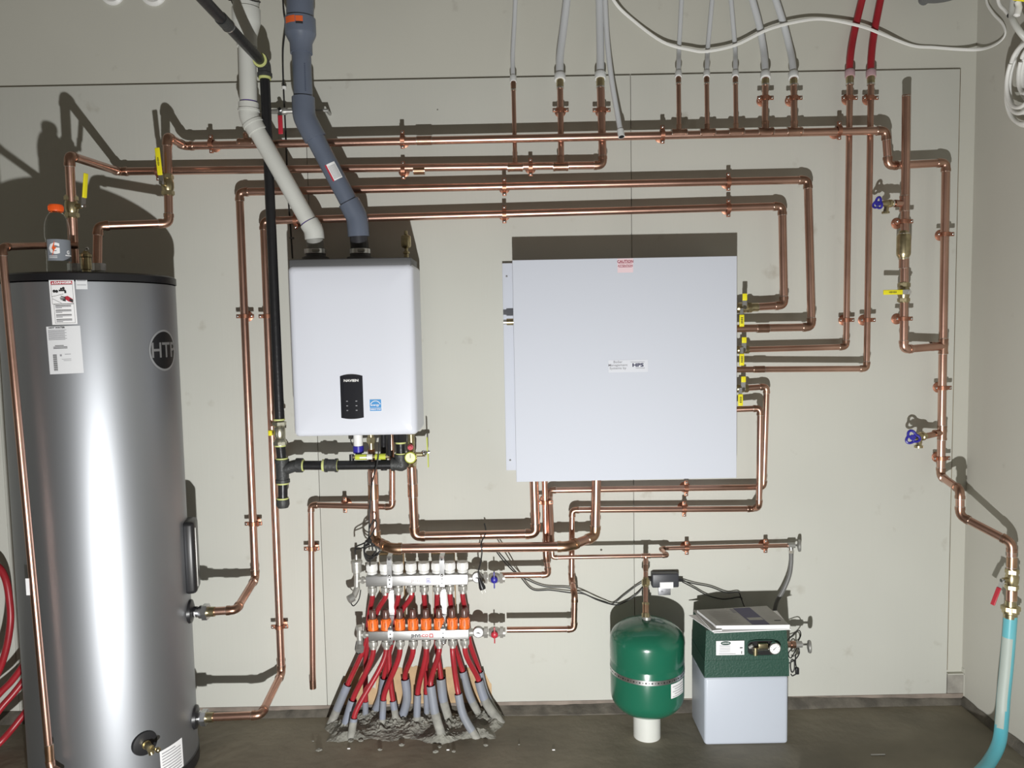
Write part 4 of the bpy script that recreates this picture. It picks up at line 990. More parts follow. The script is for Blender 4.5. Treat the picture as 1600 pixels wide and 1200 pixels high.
# dip tube nipples on the lid and the relief valve
for px, s_ in ((117,.37),(153,.36)):
    q = P(px,404,s_); q.z = ZTK; mb = MB(); mb.tube([q, q+ZU*.034], .0165, M_GREYM, 18); mb.tube([q+ZU*.022, q+ZU*.046], .024, M_ZINC, 8); mb.tube([q+ZU*.006, q+ZU*.020], .021, M_GREYM, 18); mb.build('pipe_nipple', tk)
q = P(134,400,.42); q.z = ZTK; mb = MB(); mb.lathe([(0,0),(.013,0),(.013,.02),(.016,.022),(.016,.060),(.018,.062),(.018,.070),(.006,.082),(0,.082)], q, ZU, M_BRASS, 18); rv = mb.build('relief_valve', tk)
mb = MB(); mb.tube([q+ZU*.078, q+ZU*.086], .003, M_CHR, 8); mb.box(q+ZU*.088-XR*.008, (.036,.006,.002), M_CHR); mb.sphere(q+ZU*.090+XR*.006, .005, M_CHR, 8); mb.build('lever', rv)

# ---------------------------------------------------------------- bottle on the tank
q = P(92,404,.535); q.z = ZTK+.0008; zt = P(92,320,.535).z; Hb = zt-q.z; br = W(17.6,.535)
bt = thing('drink_bottle', 'empty clear plastic bottle with an orange cap standing on the tank', 'bottle', q)
mb = MB(); k = Hb/.97
prof = [(0,.004*k),(br*.75,.0),(br*.95,.01*k),(br*.98,.05*k),(br*.96,.16*k),(br*.95,.165*k),(br*.95,.48*k),(br*.99,.50*k),(br*1.0,.56*k),(br*.99,.64*k),(br*.92,.72*k),(br*.78,.79*k),(br*.58,.845*k),(br*.45,.865*k),(br*.45,.885*k)]
mb.lathe(prof, q, ZU, M_CLEAR, 36); inner = [(max(r_-.0009, 0), z+.0009) for r_, z in prof][::-1]; mb.lathe(inner, q, ZU, M_CLEAR, 36); mb.build('body', bt)
mb = MB(); mb.lathe([(0,.875*k),(br*.56,.875*k),(br*.58,.885*k),(br*.58,.955*k),(br*.54,.97*k),(0,.97*k)], q, ZU, M_PEXOR, 30)
for i in range(30):
    a = 2*math.pi*i/30; mb.box(q+V((math.cos(a)*br*.58, math.sin(a)*br*.58, .92*k)), (.0014,.0014,.055*k), M_PEXOR)
mb.build('cap', bt)
bf = lambda u, v, lift=0: V((q.x+(br*.955+.0004+.0004*lift)*math.sin(u/br+.62), q.y-(br*.955+.0004+.0004*lift)*math.cos(u/br+.62), q.z+v))
mb = MB(); put_rect(mb, bf, -br*1.1, .17*k, br*2.0, .47*k, M_BLB, 0, 16); put_text(mb, bf, 'G', -br*.42, .335*k, .155*k*1.3, M_PAPER, .0022, 1.0, lift=1, fine=.004)
mb.add([bf(-br*.46+a_, .335*k+b_, 2) for a_, b_ in ((.004,.026),(-.006,.0),(-.001,.001),(-.005,-.022),(.008,.006),(.002,.005))], [(0,1,2,3,4,5)], M_PEXOR)
put_text(mb, bf, 'G', br*.75, .29*k, .05*k*1.4, M_PAPER, .0008, lift=1, fine=.004); put_rect(mb, bf, br*.45, .24*k, br*1.35, .256*k, M_PAPER, 1, 4)
for j in range(3): put_rect(mb, bf, -br*.9, .235*k-j*.014*k, -br*.2, .240*k-j*.014*k, M_PAPER, 1, 3); put_rect(mb, bf, br*.45, .225*k-j*.012*k, br*1.3, .229*k-j*.012*k, M_GINK, 1, 3)
mb.build('label', bt)

# ---------------------------------------------------------------- red coil left of the tank
rc = [('red tubing loop hanging upright left of the tank', [(-40,880,.10),(-8,882,.12),(8,903,.13),(15,940,.14),(16,975,.15),(8,1020,.16),(-8,1060,.17),(-45,1110,.2)]),
      ('red tubing loop below, sloping down to the left edge', [(60,1030,.10),(38,1062,.14),(20,1085,.17),(0,1108,.2),(-30,1150,.24)]),
      ('red tubing loop lowest of the three, near the floor', [(60,1085,.10),(40,1112,.16),(18,1140,.20),(-5,1165,.24),(-40,1195,.26)]),
      ('red tubing strand between the upright loop and the lower ones', [(62,990,.10),(42,1030,.13),(20,1062,.15),(-2,1085,.17),(-40,1130,.21)])]
for lb, pts in rc: hose('red_tube', lb, 'plastic tube', pts, .0125, M_REDP, 'red tubing beside the tank')

# ================================================================ white control cabinet
sC = .185
CXL = (P(803,500,sC).x+P(805,700,sC).x)/2; CXR = P(1151.5,560,sC).x; CZT = P(978,403,sC).z; CZB = P(978,750,sC).z
cb = thing('control_cabinet', 'large white square steel cabinet mounted in the middle of the wall', 'cabinet', ((CXL+CXR)/2, DEPTH, CZB))
ccx = (CXL+CXR)/2; ccz = (CZT+CZB)/2; chh = CZT-CZB
mb = MB(); mb.box((ccx, DEPTH-.082, ccz), (CXR-CXL-.012, .158, chh-.012), M_BOX, bev=.002); mb.build('case', cb)
mb = MB(); mb.box((ccx, DEPTH-sC+.0105, ccz), (CXR-CXL, .021, chh), M_BOX, bev=.0025)
fm = flatmap((0, 0), DEPTH-sC)
q = P(977,412,sC)
put_rect(mb, fm, q.x-.028, CZT-.052, q.x+.028, CZT-.002, mat('pink_label', (.80,.62,.66), .5)); mb.build('door', cb)
mb = MB(); put_text(mb, fm, 'CAUTION', q.x, CZT-.013, .0135, mat('dark_red_ink', (.30,.02,.05), .5), .0004, .95, lift=1); put_text(mb, fm, 'ATTENTION', q.x, CZT-.028, .0095, MATS['dark_red_ink'], .0002, 1.0, lift=1)
for k in range(2): put_rect(mb, fm, q.x-.024, CZT-.0195-k*.014, q.x+.024, CZT-.0175-k*.014, mat('pink_ink', (.50,.25,.30), .5), 1, 1)
mb.build('caution_label', cb)
q = P(979,571.5,sC); u_ = W(1, sC); mb = MB(); put_rect(mb, fm, q.x-28*u_, q.z-10*u_, q.x+33*u_, q.z+9*u_, mat('label_bluish', (.70,.72,.78), .4), 0, 1)
for k, t in enumerate(('Boiler', 'Management', 'Systems by')): put_text(mb, fm, t, q.x-13.5*u_, q.z+(6-k*4.8)*u_, 5.2*u_, M_GINK, .0001, 1.12, lift=1)
put_text(mb, fm, 'HPS', q.x+17.5*u_, q.z+.6*u_, 7.2*u_, mat('navy_ink', (.01,.01,.06), .5), .0007, 1.45, lift=1); put_text(mb, fm, 'CONTROLS', q.x+21*u_, q.z-4*u_, 2.4*u_, M_GINK, .0001, 1.1, lift=1)
put_rect(mb, fm, q.x+6*u_, q.z+5.3*u_, q.x+28*u_, q.z+5.8*u_, M_GINK, 1, 1); mb.build('maker_label', cb)
# mounting flange on the left and the knockout fitting
fx0, fx1 = P(788,500,.02).x, P(803,500,.05).x; fz0, fz1 = P(796,735,.02).z, P(796,411,.02).z
mb = MB(); mb.box(((fx0+fx1)/2+.006, DEPTH-.010, (fz0+fz1)/2), (fx1-fx0+.02, .018, fz1-fz0), M_BOX, bev=.0015)
for z in (fz0+.04, fz1-.05): mb.sphere(((fx0+.012), DEPTH-.0195, z), .004, M_GREYM, 8)
mb.build('mounting_flange', cb)
mb = MB(); q = P(795,503,.10); mb.tube([q+XR*.03, q-XR*.008], .0125, M_BRASS, 16); mb.tube([q-XR*.008, q-XR*.020], .009, M_GREYM, 10); mb.build('cable_gland', cb)

# ================================================================ manifolds
def manifold(name, label, x0, x1_, ytop, ybot, s, ports_top, ports_bot, low):
    a = P(x0, (ytop+ybot)/2+ (1 if 1 else 0), s); b = P(x1_, (ytop+ybot)/2-.0, s); h = W(ybot-ytop, s)
    z = (a.z+b.z)/2; y = DEPTH-s; root = thing(name, label, 'manifold', ((a.x+b.x)/2, y, z-h/2), 'steel manifolds')
    c = V(((a.x+b.x)/2, y, z)); mb = MB(); mb.box(c, (b.x-a.x, .040, h), M_STEEL, bev=.002)
    fm = flatmap((c.x, z), y-.020)
    if low:
        put_text(mb, fm, 'JHVI', -.010, -.001, .017, mat('etch_dark', (.10,.10,.11), .5), .0008, 1.1, lift=0); put_text(mb, fm, '-CO', .022, -.001, .015, mat('etch_red', (.55,.05,.05), .5), .0006, 1.1, lift=0)
        put_rect(mb, fm, .040, -.008, .055, .007, MATS['etch_red'], 0, 1); put_rect(mb, fm, .0435, -.0045, .0515, .0035, M_PAPER, 1, 1)
    else:
        put_text(mb, fm, 'JHVI', -.004, .001, .015, mat('etch_faint', (.40,.34,.33), .5), .0003, 1.2, lift=0)
        put_rect(mb, fm, .034, -.009, .052, .009, mat('etch_blue', (.25,.25,.60), .5), 0, 1); put_rect(mb, fm, .0365, -.0065, .0495, .0065, M_PAPER, 1, 1); put_rect(mb, fm, .038, -.003, .048, .001, MATS['etch_blue'], 2, 1)
    mb.build('bar', root)
    zt_ = z+h/2; zb_ = z-h/2
    for px in ports_top:
        x = P(px, ytop, s).x
        mb = MB()
        if not low:
            r_ = .0205; q = V((x, y, zt_)); mb.lathe([(0,.002),(.012,.002),(.012,.005),(r_*.93,.005),(r_*.95,.012),(r_*.84,.014),(r_,.016),(r_,.040),(r_*.97,.044),(0,.045)], q, ZU, M_WHT, 24)
            for k in range(18):
                a_ = 2*math.pi*k/18; mb.box(q+V((math.cos(a_)*r_, math.sin(a_)*r_, .028)), (.0012,.0012,.020), M_WHT)
            mb.build('valve_cap', root)
        else:
            q = V((x, y, zt_)); mb.lathe([(0,.001),(.0205,.001),(.0205,.006),(.0165,.040),(.015,.043),(0,.043)], q, ZU, M_ORG, 20)
            for k in range(10):
                a_ = 2*math.pi*k/10; p_ = q+V((math.cos(a_)*.0185, math.sin(a_)*.0185, .022)); mb.box(p_, (.0022,.0022,.030), M_ORG)
            mb.box(q+V((0,-.0195,.022)), (.0016,.0012,.018), M_HOLE); cp_ = mb.build('flow_adjuster', root)
            mb = MB(); mb.lathe([(.0125,.043),(.0125,.070),(.010,.076),(0,.078)], q, ZU, M_SMOKE, 18); mb.tube([q+ZU*.044, q+ZU*.056], .006, M_REDV, 10); mb.build('sight_glass', cp_)
    for px in ports_bot:
        x = P(px, ybot, s).x; q = V((x, y, zb_)); mb = MB()
        mb.lathe([(0,0),(.013,0),(.013,-.006),(.0165,-.008),(.0175,-.012),(.0175,-.024),(.0165,-.028),(.012,-.030),(.012,-.038),(0,-.038)], q, ZU, M_NICK, 20); mb.tube([q-ZU*.009, q-ZU*.023], .0185, M_NICK, 6); mb.build('tube_fitting', root)
    return root, c, h
UX = [581.5,602,622,642.5,662.5,683,703,723]; LX = [583,603.5,625,645.5,666,686.5,707,726]
mU, cU, hU = manifold('manifold', 'upper steel manifold with white caps and the blue valve', 573, 731.5, 896, 912.5, .105, UX, UX, False)
mL, cL, hL = manifold('manifold', 'lower steel manifold with orange caps and the red valve', 577, 733, 981.5, 997, .125, LX, LX, True)
for root, c, s, xr, yy, col, dots in ((mU, cU, .105, 731.5, 902, M_BLUE, 0), (mL, cL, .125, 733, 987, M_REDV, 1)):
    q0 = V((P(xr,yy,s).x, DEPTH-s, c.z+.001)); q1 = V((P(790,yy,s).x, DEPTH-s, c.z+(P(788,yy,s).z-P(xr,yy,s).z)*.5))
    d = (q1-q0).normalized(); Ls = (q1-q0).length
    mb = MB(); mb.lathe([(0,0),(.017,0),(.013,.012),(.0135,.03),(.016,.034),(.016,.055),(.0135,.057),(.0135,Ls*.52),(0,Ls*.52)], q0, d, M_NICK, 20); hexprof(mb, q0+d*(Ls*.46), d, .021, .014, M_NICK); mb.tube([q0+d*.028, q0+d*.028+ZU*.014+YD*.012], .008, M_NICK, 10); mb.build('end_union', root)
    gc = q0+d*(.036)+ZU*.010+YD*.022; mb = MB(); gr = W(8.6, s)
    mb.lathe([(0,-.008),(gr,-.008),(gr,.006),(gr*.88,.008),(gr*.88,.006),(0,.006)], gc, YD, M_GREYM, 26); gf = flatmap((gc.x, gc.z), gc.y-.0063); put_disc(mb, gf, 0, 0, gr*.87, M_PAPER, 0, 24)
    for k in range(9): a_ = math.radians(225-k*33.75); mb.box(V((gc.x+math.cos(a_)*gr*.7, gc.y-.0078, gc.z+math.sin(a_)*gr*.7)), (.0012,.0004,.0012), M_INK)
    mb.add([gf(-gr*.45,-gr*.05,2), gf(0,gr*.08,2), gf(gr*.5,-gr*.25,2), gf(0,-gr*.14,2)], [(0,1,2,3)], M_INK); mb.build('thermometer', root)
    vc = q0+d*(Ls*.70); mb = MB(); mb.lathe([(0,-.022),(.013,-.022),(.019,-.012),(.0205,0),(.019,.012),(.013,.022),(0,.022)], vc, d, M_NICK, 20); hexprof(mb, vc+d*.026, d, .021, .012, M_NICK); mb.tube([vc+d*.03, vc+d*.040], .0165, M_NICK, 16); vo = mb.build('ball_valve', root)
    mb = MB(); h_ = vc+YD*.024; mb.tube([vc, h_], .006, M_NICK, 10); mb.sphere(h_+YD*.002, .0135, col, 14, (1,.55,1)); mb.box(h_+YD*.002+ZU*.000, (.0045,.012,.062), col, bev=.0015); mb.build('handle', vo)
# left ends: automatic air vent, drain cocks
q = V((P(558,905,.105).x, DEPTH-.105, cU.z)); mb = MB()
mb.tube([V((cU.x-.19,0,0))*0+V((P(574,904,.105).x, DEPTH-.105, cU.z)), q], .0095, M_NICK, 14); mb.tube([q-XR*.002+DN*.030, q+ZU*.030], .011, M_NICK, 16)
mb.lathe([(.012,.028),(.0185,.032),(.0195,.050),(.0195,.064),(.022,.066),(.022,.074),(.018,.078),(.006,.080),(.004,.098),(0,.098)], q, ZU, M_NICK, 22)
av = mb.build('air_vent', mU); hexprof_mb = MB(); hexprof(hexprof_mb, q+XR*.022, XR, .014, .010, M_NICK); hexprof_mb.build('union_nut', mU)
mb = MB(); p0 = q+DN*.028; p1 = p0+V((-.012,-.02,-.030)); mb.tube([p0, p1], .0115, M_NICK, 14); mb.tube([p1, p1+V((-.016,-.012,-.006))], .0155, M_GREYM, 14)
mb.tube(spline([p1+V((-.010,-.01,-.016)), p1+V((.002,-.01,-.030)), p1+V((.022,-.008,-.006)), p0+XR*.012+DN*.01], 5), .0022, M_BLK, 6); mb.build('drain_cock', mU)
q = V((P(562,990,.125).x, DEPTH-.125, cL.z)); mb = MB(); mb.tube([V((P(578,989,.125).x, DEPTH-.125, cL.z)), q], .0095, M_NICK, 14); mb.tube([q+DN*.024, q+ZU*.020], .0115, M_NICK, 16); mb.tube([q+ZU*.020, q+ZU*.034], .015, M_NICK, 6); hexprof(mb, q+XR*.020, XR, .014, .010, M_NICK)
p0 = q+DN*.024; mb.tube([p0, p0+V((.002,-.010,-.022))], .0125, M_GREYM, 14); mb.tube([p0+V((.002,-.010,-.02)), p0+V((.002,-.024,-.030))], .0155, M_GREYM, 14); mb.tube(spline([p0+V((.012,-.01,-.028)), p0+V((-.002,-.016,-.044)), p0+V((-.016,-.01,-.03)), p0+V((-.012,0,0))], 5), .0022, M_BLK, 6); mb.build('drain_cock', mL)
# brackets and the wooden blocks behind
for px, lb in ((611,'left zinc bracket holding both manifolds, with a faded sticker'), (692,'right zinc bracket holding both manifolds')):
    x = P(px+1, 935, .09).x; ztop = P(px, 869, .12).z; zbot = P(px, 1004, .13).z; zu = cU.z; zl = cL.z
    root = thing('manifold_bracket', lb, 'bracket', (x, DEPTH, zbot), 'manifold brackets')
    yf = DEPTH-.105-.0225; yl = DEPTH-.125-.0225; yb = DEPTH-.035; ym = yf+.034; w_ = .018; mb = MB()
    prof = [(yb, ztop), (yf+.012, ztop-.002), (yf+.004, ztop-.018), (yf+.004, zu+.030), (yf, zu+.024), (yf, zu-.024), (yf+.006, zu-.032), (ym, zu-.046), (ym, zl+.062), (yl+.012, zl+.040), (yl+.004, zl+.028), (yl, zl+.022), (yl, zl-.022), (yl+.006, zl-.036), (yb, zl-.038)]
    vs = []; fs = []
    for k, (yy, zz) in enumerate(prof):
        for dx in (-w_/2, w_/2):
            vs.append((x+dx, yy, zz)); vs.append((x+dx, yy+.0022, zz-.0004))
    for k in range(len(prof)-1):
        b0 = 4*k; fs += [(b0, b0+2, b0+6, b0+4), (b0+1, b0+5, b0+7, b0+3), (b0, b0+4, b0+5, b0+1), (b0+2, b0+3, b0+7, b0+6)]
    mb.add(vs, fs, M_ZINC)
    for zz, yy in ((ztop-.012, yf+.003), (zu+.006, yf), (zu-.010, yf), (zl+.008, yl), (zl-.008, yl)): mb.sphere((x, yy-.0004, zz), .0030, M_INK, 8, (1,.3,1))
    mb.build('strap', root)
    for zz, yy in ((zu+.020, yf-.002), (zu-.030, yf), (zl+.034, yl+.006), (zl-.030, yl)):
        mb = MB(); mb.sphere((x, yy, zz), .0052, M_CHR, 10, (1,.6,1)); mb.build('screw', root)
    mb = MB(); mb.box((x, ym-.0015, (zu-.050+zl+.066)/2), (w_+.003, .002, abs(zu-zl)-.128), M_PAPER if px < 650 else M_ZINC); mb.build('sticker' if px < 650 else 'plate', root)
for px0, px1, lb in ((594,632,'painted wooden block behind the left manifold bracket'), (676,711.5,'painted wooden block behind the right manifold bracket')):
    a, b = P(px0,930,.03), P(px1,930,.03); zt_, zb2_ = P(650,866,.03).z, P(650,964,.03).z
    mb = MB(); mb.box(((a.x+b.x)/2, DEPTH-.0155, (zt_+zb2_)/2), (b.x-a.x-.004, .031, zt_-zb2_-.004), M_PLY); mb.box(((a.x+b.x)/2, DEPTH-.0145, (zt_+zb2_)/2), (b.x-a.x, .029, zt_-zb2_), M_EDGE)
    recenter(mb.build('wooden_block', label=lb, cat='wooden block', group='blocks behind the manifold'))
# unpainted patch at the foot of the sheet behind the conduits
mb = MB(); vs = []; fs = []; n_ = 80
from mathutils import noise as NZ
for k in range(n_+1):
    px = 534+234*k/n_; q = 5*NZ.noise(V((px*.05, 2.2, 0)))+3*NZ.noise(V((px*.21, 5.2, 0)))
    top = 1042+q+(22*max(0, 1-(px-534)/14)+26*max(0, 1-(768-px)/16))+(34 if 571 < px < 588 else 0); bot = 1100-px*.0095
    a = P(px, top, 0); b = P(px, bot, 0); vs += [(a.x, DEPTH-.0012, max(a.z, ZB+.001)), (a.x, DEPTH-.0012, ZB+.0005)]
for k in range(n_): fs.append((2*k, 2*k+1, 2*k+3, 2*k+2))
mb.add(vs, fs, M_TAN); struct('trim_8', mb)

# ================================================================ conduits and red loops
CD = [  # top px, bottom px, radius px, floor standoff, mid bulge px, conduit label, tube start, tube label
 ((543,1070),(517,1131),6.6,0,'grey conduit farthest left, leaning left',(573,1000),'red tube bending down to the farthest left conduit',.075),
 ((551,1094),(538,1139),7.0,0,'grey conduit second from left, in front of the leftmost',(583.5,1014),'red tube from the first lower port, into the second conduit',.125),
 ((553,1122),(548,1154),6.0,0,'short grey conduit nearest the viewer at the left',(603.5,1014),'long slanting red tube from the second lower port to the short front conduit',.125),
 ((571,1096),(571,1124),4.8,0,'thin low grey conduit behind the second conduit',(574,1008),'dark red tube hanging straight behind the first slanting tubes',.075),
 ((600,1059),(583,1118),6.6,4,'tall grey conduit curving left, behind the two short middle-left ones',(612,1003),'red tube into the tall conduit curving left, passing behind the left bracket',.07),
 ((599,1094),(597,1135),5.2,0,'short upright grey conduit, left one of a close pair',(625,1014),'red tube from the third lower port, crossing to the left of the close pair',.125),
 ((614,1095),(620,1131),5.4,0,'short grey conduit leaning right, right one of a close pair',(609,1003),'red tube crossing behind to the right one of the close pair',.075),
 ((633,1061),(627,1124),7.0,6,'tall grey conduit bowed to the right, left of centre',(645.5,1014),'red tube from the fourth lower port into the bowed conduit',.125),
 ((652.5,1085),(651,1133),5.8,0,'short upright grey conduit in the centre',(666,1014),'red tube from the fifth lower port into the short central conduit',.125),
 ((666,1084),(667,1122),4.6,0,'thin grey conduit mostly hidden in the centre',(667,1003),'red tube mostly hidden behind the fifth lower port tube',.075),
 ((673,1071),(692,1155),7.2,-3,'long wide grey conduit right of centre reaching the front of the concrete',(686.5,1014),'red tube from the sixth lower port into the long wide conduit',.125),
 ((689,1060),(702,1130),7.6,-3,'wide grey conduit behind the long wide one',(682,1003),'red tube crossing behind into the wide rear conduit',.075),
 ((716,1084),(744,1152),6.4,-6,'curved grey conduit cut low, with a bluish shine, at the right front',(707,1014),'red tube from the seventh lower port into the low cut conduit',.125),
 ((723,1049),(750,1122),6.6,-3,'tall grey conduit right of the low cut one',(709,1003),'red tube bending right into the tall right conduit',.075),
 ((748,1064),(781,1128),7.0,-6,'grey conduit farthest right at the front',(726.5,1014),'red tube from the eighth lower port into the farthest right front conduit',.125),
 ((749,1050),(777,1119),6.6,-5,'grey conduit farthest right at the back, mostly hidden',(733,1000),'red tube bending down at the right end behind the lower manifold',.075)]
def bez(a, b, c, d, n=16):
    return [a*(1-t)**3+b*3*t*(1-t)**2+c*3*t*t*(1-t)+d*t**3 for t in [k/n for k in range(n+1)]]
for i, ((tx, ty), (bx, by), rpx, bulge, cl, (sx, sy), tl, ss) in enumerate(CD):
    fp = F(bx, by, .0); sb_ = DEPTH-fp.y; st_ = max(.05, sb_*.97)
    if i in (3, 4, 9, 15): st_ = max(.045, sb_*.92)
    tp = P(tx, ty, st_); r_ = W(rpx, st_)*1.0
    mid = (tp+fp)/2+XR*W(bulge, st_)+ZU*.0
    ctl = spline([tp, mid, fp+ZU*.0, fp+(fp-mid).normalized()*.02], 8)
    root = thing('conduit', cl, 'conduit', fp, 'grey conduits in the concrete')
    mb = MB(); n = len(ctl)
    d0_ = (ctl[0]-ctl[1]).normalized()
    k_ = int(n*(.42, .55, .12, .8, 1, .45, .25, .9, .45, .6, .32, .35, .55, .40, .30, .4)[i]); k_ = min(max(k_, 1), n-2)
    mb.tube(ctl[:k_+1], r_, M_CONDUIT, 20, caps=False); mb.tube(ctl[k_:], r_*1.012, M_SPLAT if i not in (4, 7) else M_CONDUIT, 20, caps=False)
    # rim and hollow inside
    base = len(mb.v); inn = r_*.90
    mb.tube([ctl[0], ctl[0]-d0_*.03], inn, M_HOLE, 20, caps=False)
    u = V((0,-1,0)); u = (u-d0_*u.dot(d0_)).normalized(); w2 = d0_.cross(u); vs = []
    for k in range(20):
        a_ = 2*math.pi*k/20; e_ = u*math.cos(a_)+w2*math.sin(a_); vs += [ctl[0]+e_*r_, ctl[0]+e_*inn+d0_*.0003]
    mb.add(vs, [(2*k, 2*k+1, (2*k+3) % 40, (2*k+2) % 40) for k in range(20)], M_CONDUIT)
    mb.add([ctl[0]-d0_*.02+(u*math.cos(2*math.pi*k/20)+w2*math.sin(2*math.pi*k/20))*inn for k in range(20)], [tuple(range(20))], M_HOLE)
    mb.build('sleeve_pipe', root)
    # the red tube that ends in it
    s0 = P(sx, sy, ss); e_ = ctl[0]-d0_*.018+V((0,.002,0))
    e0 = ctl[0]+d0_*.004+V((0,.003,0))
    if ss < .1:
        xu = P(UX[[0,3,4,6,9,11,13,15].index(i)] if i in (0,3,4,6,9,11,13,15) else sx, 924, .105)
        pts = [xu+ZU*.008, xu-ZU*.022, P((sx+UX[[0,3,4,6,9,11,13,15].index(i)])/2, 958, .082)]
        t_ = (e0-xu).normalized(); Lb = (e0-s0).length
        pts = spline(pts+[s0], 5)[:-1]+bez(s0, s0+t_*Lb*.25, e0+d0_*Lb*.2, e0)+[e_]
    else:
        Lb = (e0-s0).length; pts = [s0+ZU*.010]+bez(s0, s0-ZU*Lb*.24, e0+d0_*Lb*.20, e0)+[e_]
    recenter((lambda m_: (m_.tube(pts, W(4.3 if ss > .1 else 4.1, .1), M_REDP, 14), m_.build('red_tube', label=tl, cat='plastic tube', group='red loops below the manifolds'))[1])(MB()))
# concrete heaped round the conduits
rnd = random.Random(11); from mathutils import noise as NZ
mb = MB(); NX, NY = 150, 70; xa = F(500,1135).x; xb = F(796,1135).x; ya = F(640,1166).y; yb_ = DEPTH-.012; vs = []
bots = [F(*c_[1]) for c_ in CD]
for j in range(NY+1):
    for i in range(NX+1):
        u = i/NX; v = j/NY; x = xa+(xb-xa)*u; y = ya+(yb_-ya)*v
        hh = 0
        for b in bots:
            d = math.hypot(x-b.x, (y-b.y)); hh = max(hh, .019*math.exp(-(d/.050)**2))
        vn = v-.10-.16*NZ.noise(V((x*9, 3.1, .5)))-.05*NZ.noise(V((x*34, 1.7, .5))); un = min(u, 1-u)-.03-.05*NZ.noise(V((y*14, 7.7, .2)))
        e_ = max(-.3, min(1, un/.10, vn/.20))
        n1 = NZ.fractal(V((x*26, y*26, 1.3)), .7, 2.1, 5); n2 = NZ.fractal(V((x*75, y*75, 4.3)), .8, 2.0, 3)
        z = -.006+(hh+.008)*min(1, e_*1.6 if e_ > 0 else e_)+(.011*n1+.009*abs(n2))*(.35+hh/.019)*max(e_, .0)
        vs.append((x, y, z))
fs = [(j*(NX+1)+i, j*(NX+1)+i+1, (j+1)*(NX+1)+i+1, (j+1)*(NX+1)+i) for j in range(NY) for i in range(NX)]
mb.add(vs, fs, M_CRETE); recenter(mb.build('concrete_heap', label='rough heap of hardened concrete around the grey conduits', cat='concrete', ang=25))
for i in range(12):
    x = rnd.uniform(xa-.03, xb+.05); y = rnd.uniform(ya-.05, ya+.05); mb = MB(); r_ = rnd.uniform(.003, .009)
    mb.sphere((x, y, r_*.4), r_, M_CRETE, 7, (1.3, rnd.uniform(.7,1.2), .6))
    mb.v = [v+V((rnd.uniform(-.2,.2)*r_, rnd.uniform(-.2,.2)*r_, 0)) for v in mb.v]
    recenter(mb.build('concrete_crumb', label='small crumb of concrete lying on the floor around the heap', cat='crumb', group='concrete crumbs by the heap'))

# ================================================================ green expansion tank
sG2 = .20; gx = P(1011,1040,sG2).x; gR = W(58, sG2)*1.0; gy = DEPTH-sG2
zA = P(1010,967,sG2).z; zS = P(953,998,sG2).z; zB1 = P(953,1082,sG2).z; zB0 = P(1009,1104,sG2-.05).z; zM = P(953,1030,sG2).z
et = thing('expansion_tank', 'green steel expansion tank standing on a white pipe stub', 'tank', (gx, gy, zB0))
mb = MB(); dome = [(gR*math.sin(a), zS+(zA-zS)*math.cos(a)) for a in [math.pi/2*k/10 for k in range(11)]]
bot = [(gR*math.cos(a), zB1-(zB1-zB0)*math.sin(a)) for a in [math.pi/2*k/10 for k in range(11)]]
mb.lathe(dome+[(gR,zM+.010),(gR*.985,zM+.003),(gR*.985,zM-.003),(gR*1.005,zM-.010)]+bot, (gx,gy,0), ZU, M_GTANK, 56); mb.build('shell', et)
mb = MB(); mb.tube([V((gx,gy,zA-.004)), V((gx,gy,zA+.010))], .016, M_GREYM, 18); mb.build('nipple', et)
zs_ = P(953,1043,sG2).z
mb = MB(); R_ = gR*1.004
gm = lambda u, v, lift=0: V((gx+(R_+.001+.0006*lift)*math.sin(u/R_), gy-(R_+.001+.0006*lift)*math.cos(u/R_), zs_+v))
put_rect(mb, gm, -math.pi*R_*.98, -.0085, math.pi*R_*.98, .0085, M_ZINC, 0, 80)
for k in range(40): put_disc(mb, gm, -math.pi*R_*.5+k*math.pi*R_/39, 0, .0032 if k % 2 else .0018, M_INK, 1, 10)
mb.build('hanger_strap', et)
mb = MB(); g2 = lambda u, v, lift=0: gm(u+R_*.82, v-.034, lift); put_rect(mb, g2, -.045, -.030, .030, .022, M_PAPER, 0, 10)
for k in range(5): put_rect(mb, g2, -.038+.01*(k % 2), .012-k*.009, .024, .010-k*.009, M_GINK, 1, 5)
mb.build('label', et)
hs = thing('pipe_stub', 'white plastic pipe stub under the green tank', 'pipe stub', (gx-.001, gy, 0))
mb = MB(); pr = W(21.5, .2); mb.lathe([(pr*.92,.0),(pr,.0),(pr,zB0+.014),(pr*.92,zB0+.014),(pr*.92,.0)], (gx-.002,gy,0), ZU, M_PVC, 36); mb.build('stub', hs)
mb = MB(); q = F(1052,1112); mb.tube(spline([q+V((-.04,.02,.01)), q+V((.01,0,.008)), q+V((.05,.02,.012)), q+V((.09,.05,.03))], 5), .005, M_YG, 8); mb.tube([q+V((-.05,.0,.006)), q+V((-.02,-.012,.006))], .006, M_YEL, 8); recenter(mb.build('marker_wire', label='short yellow-green wire lying on the floor behind the green tank', cat='wire'))

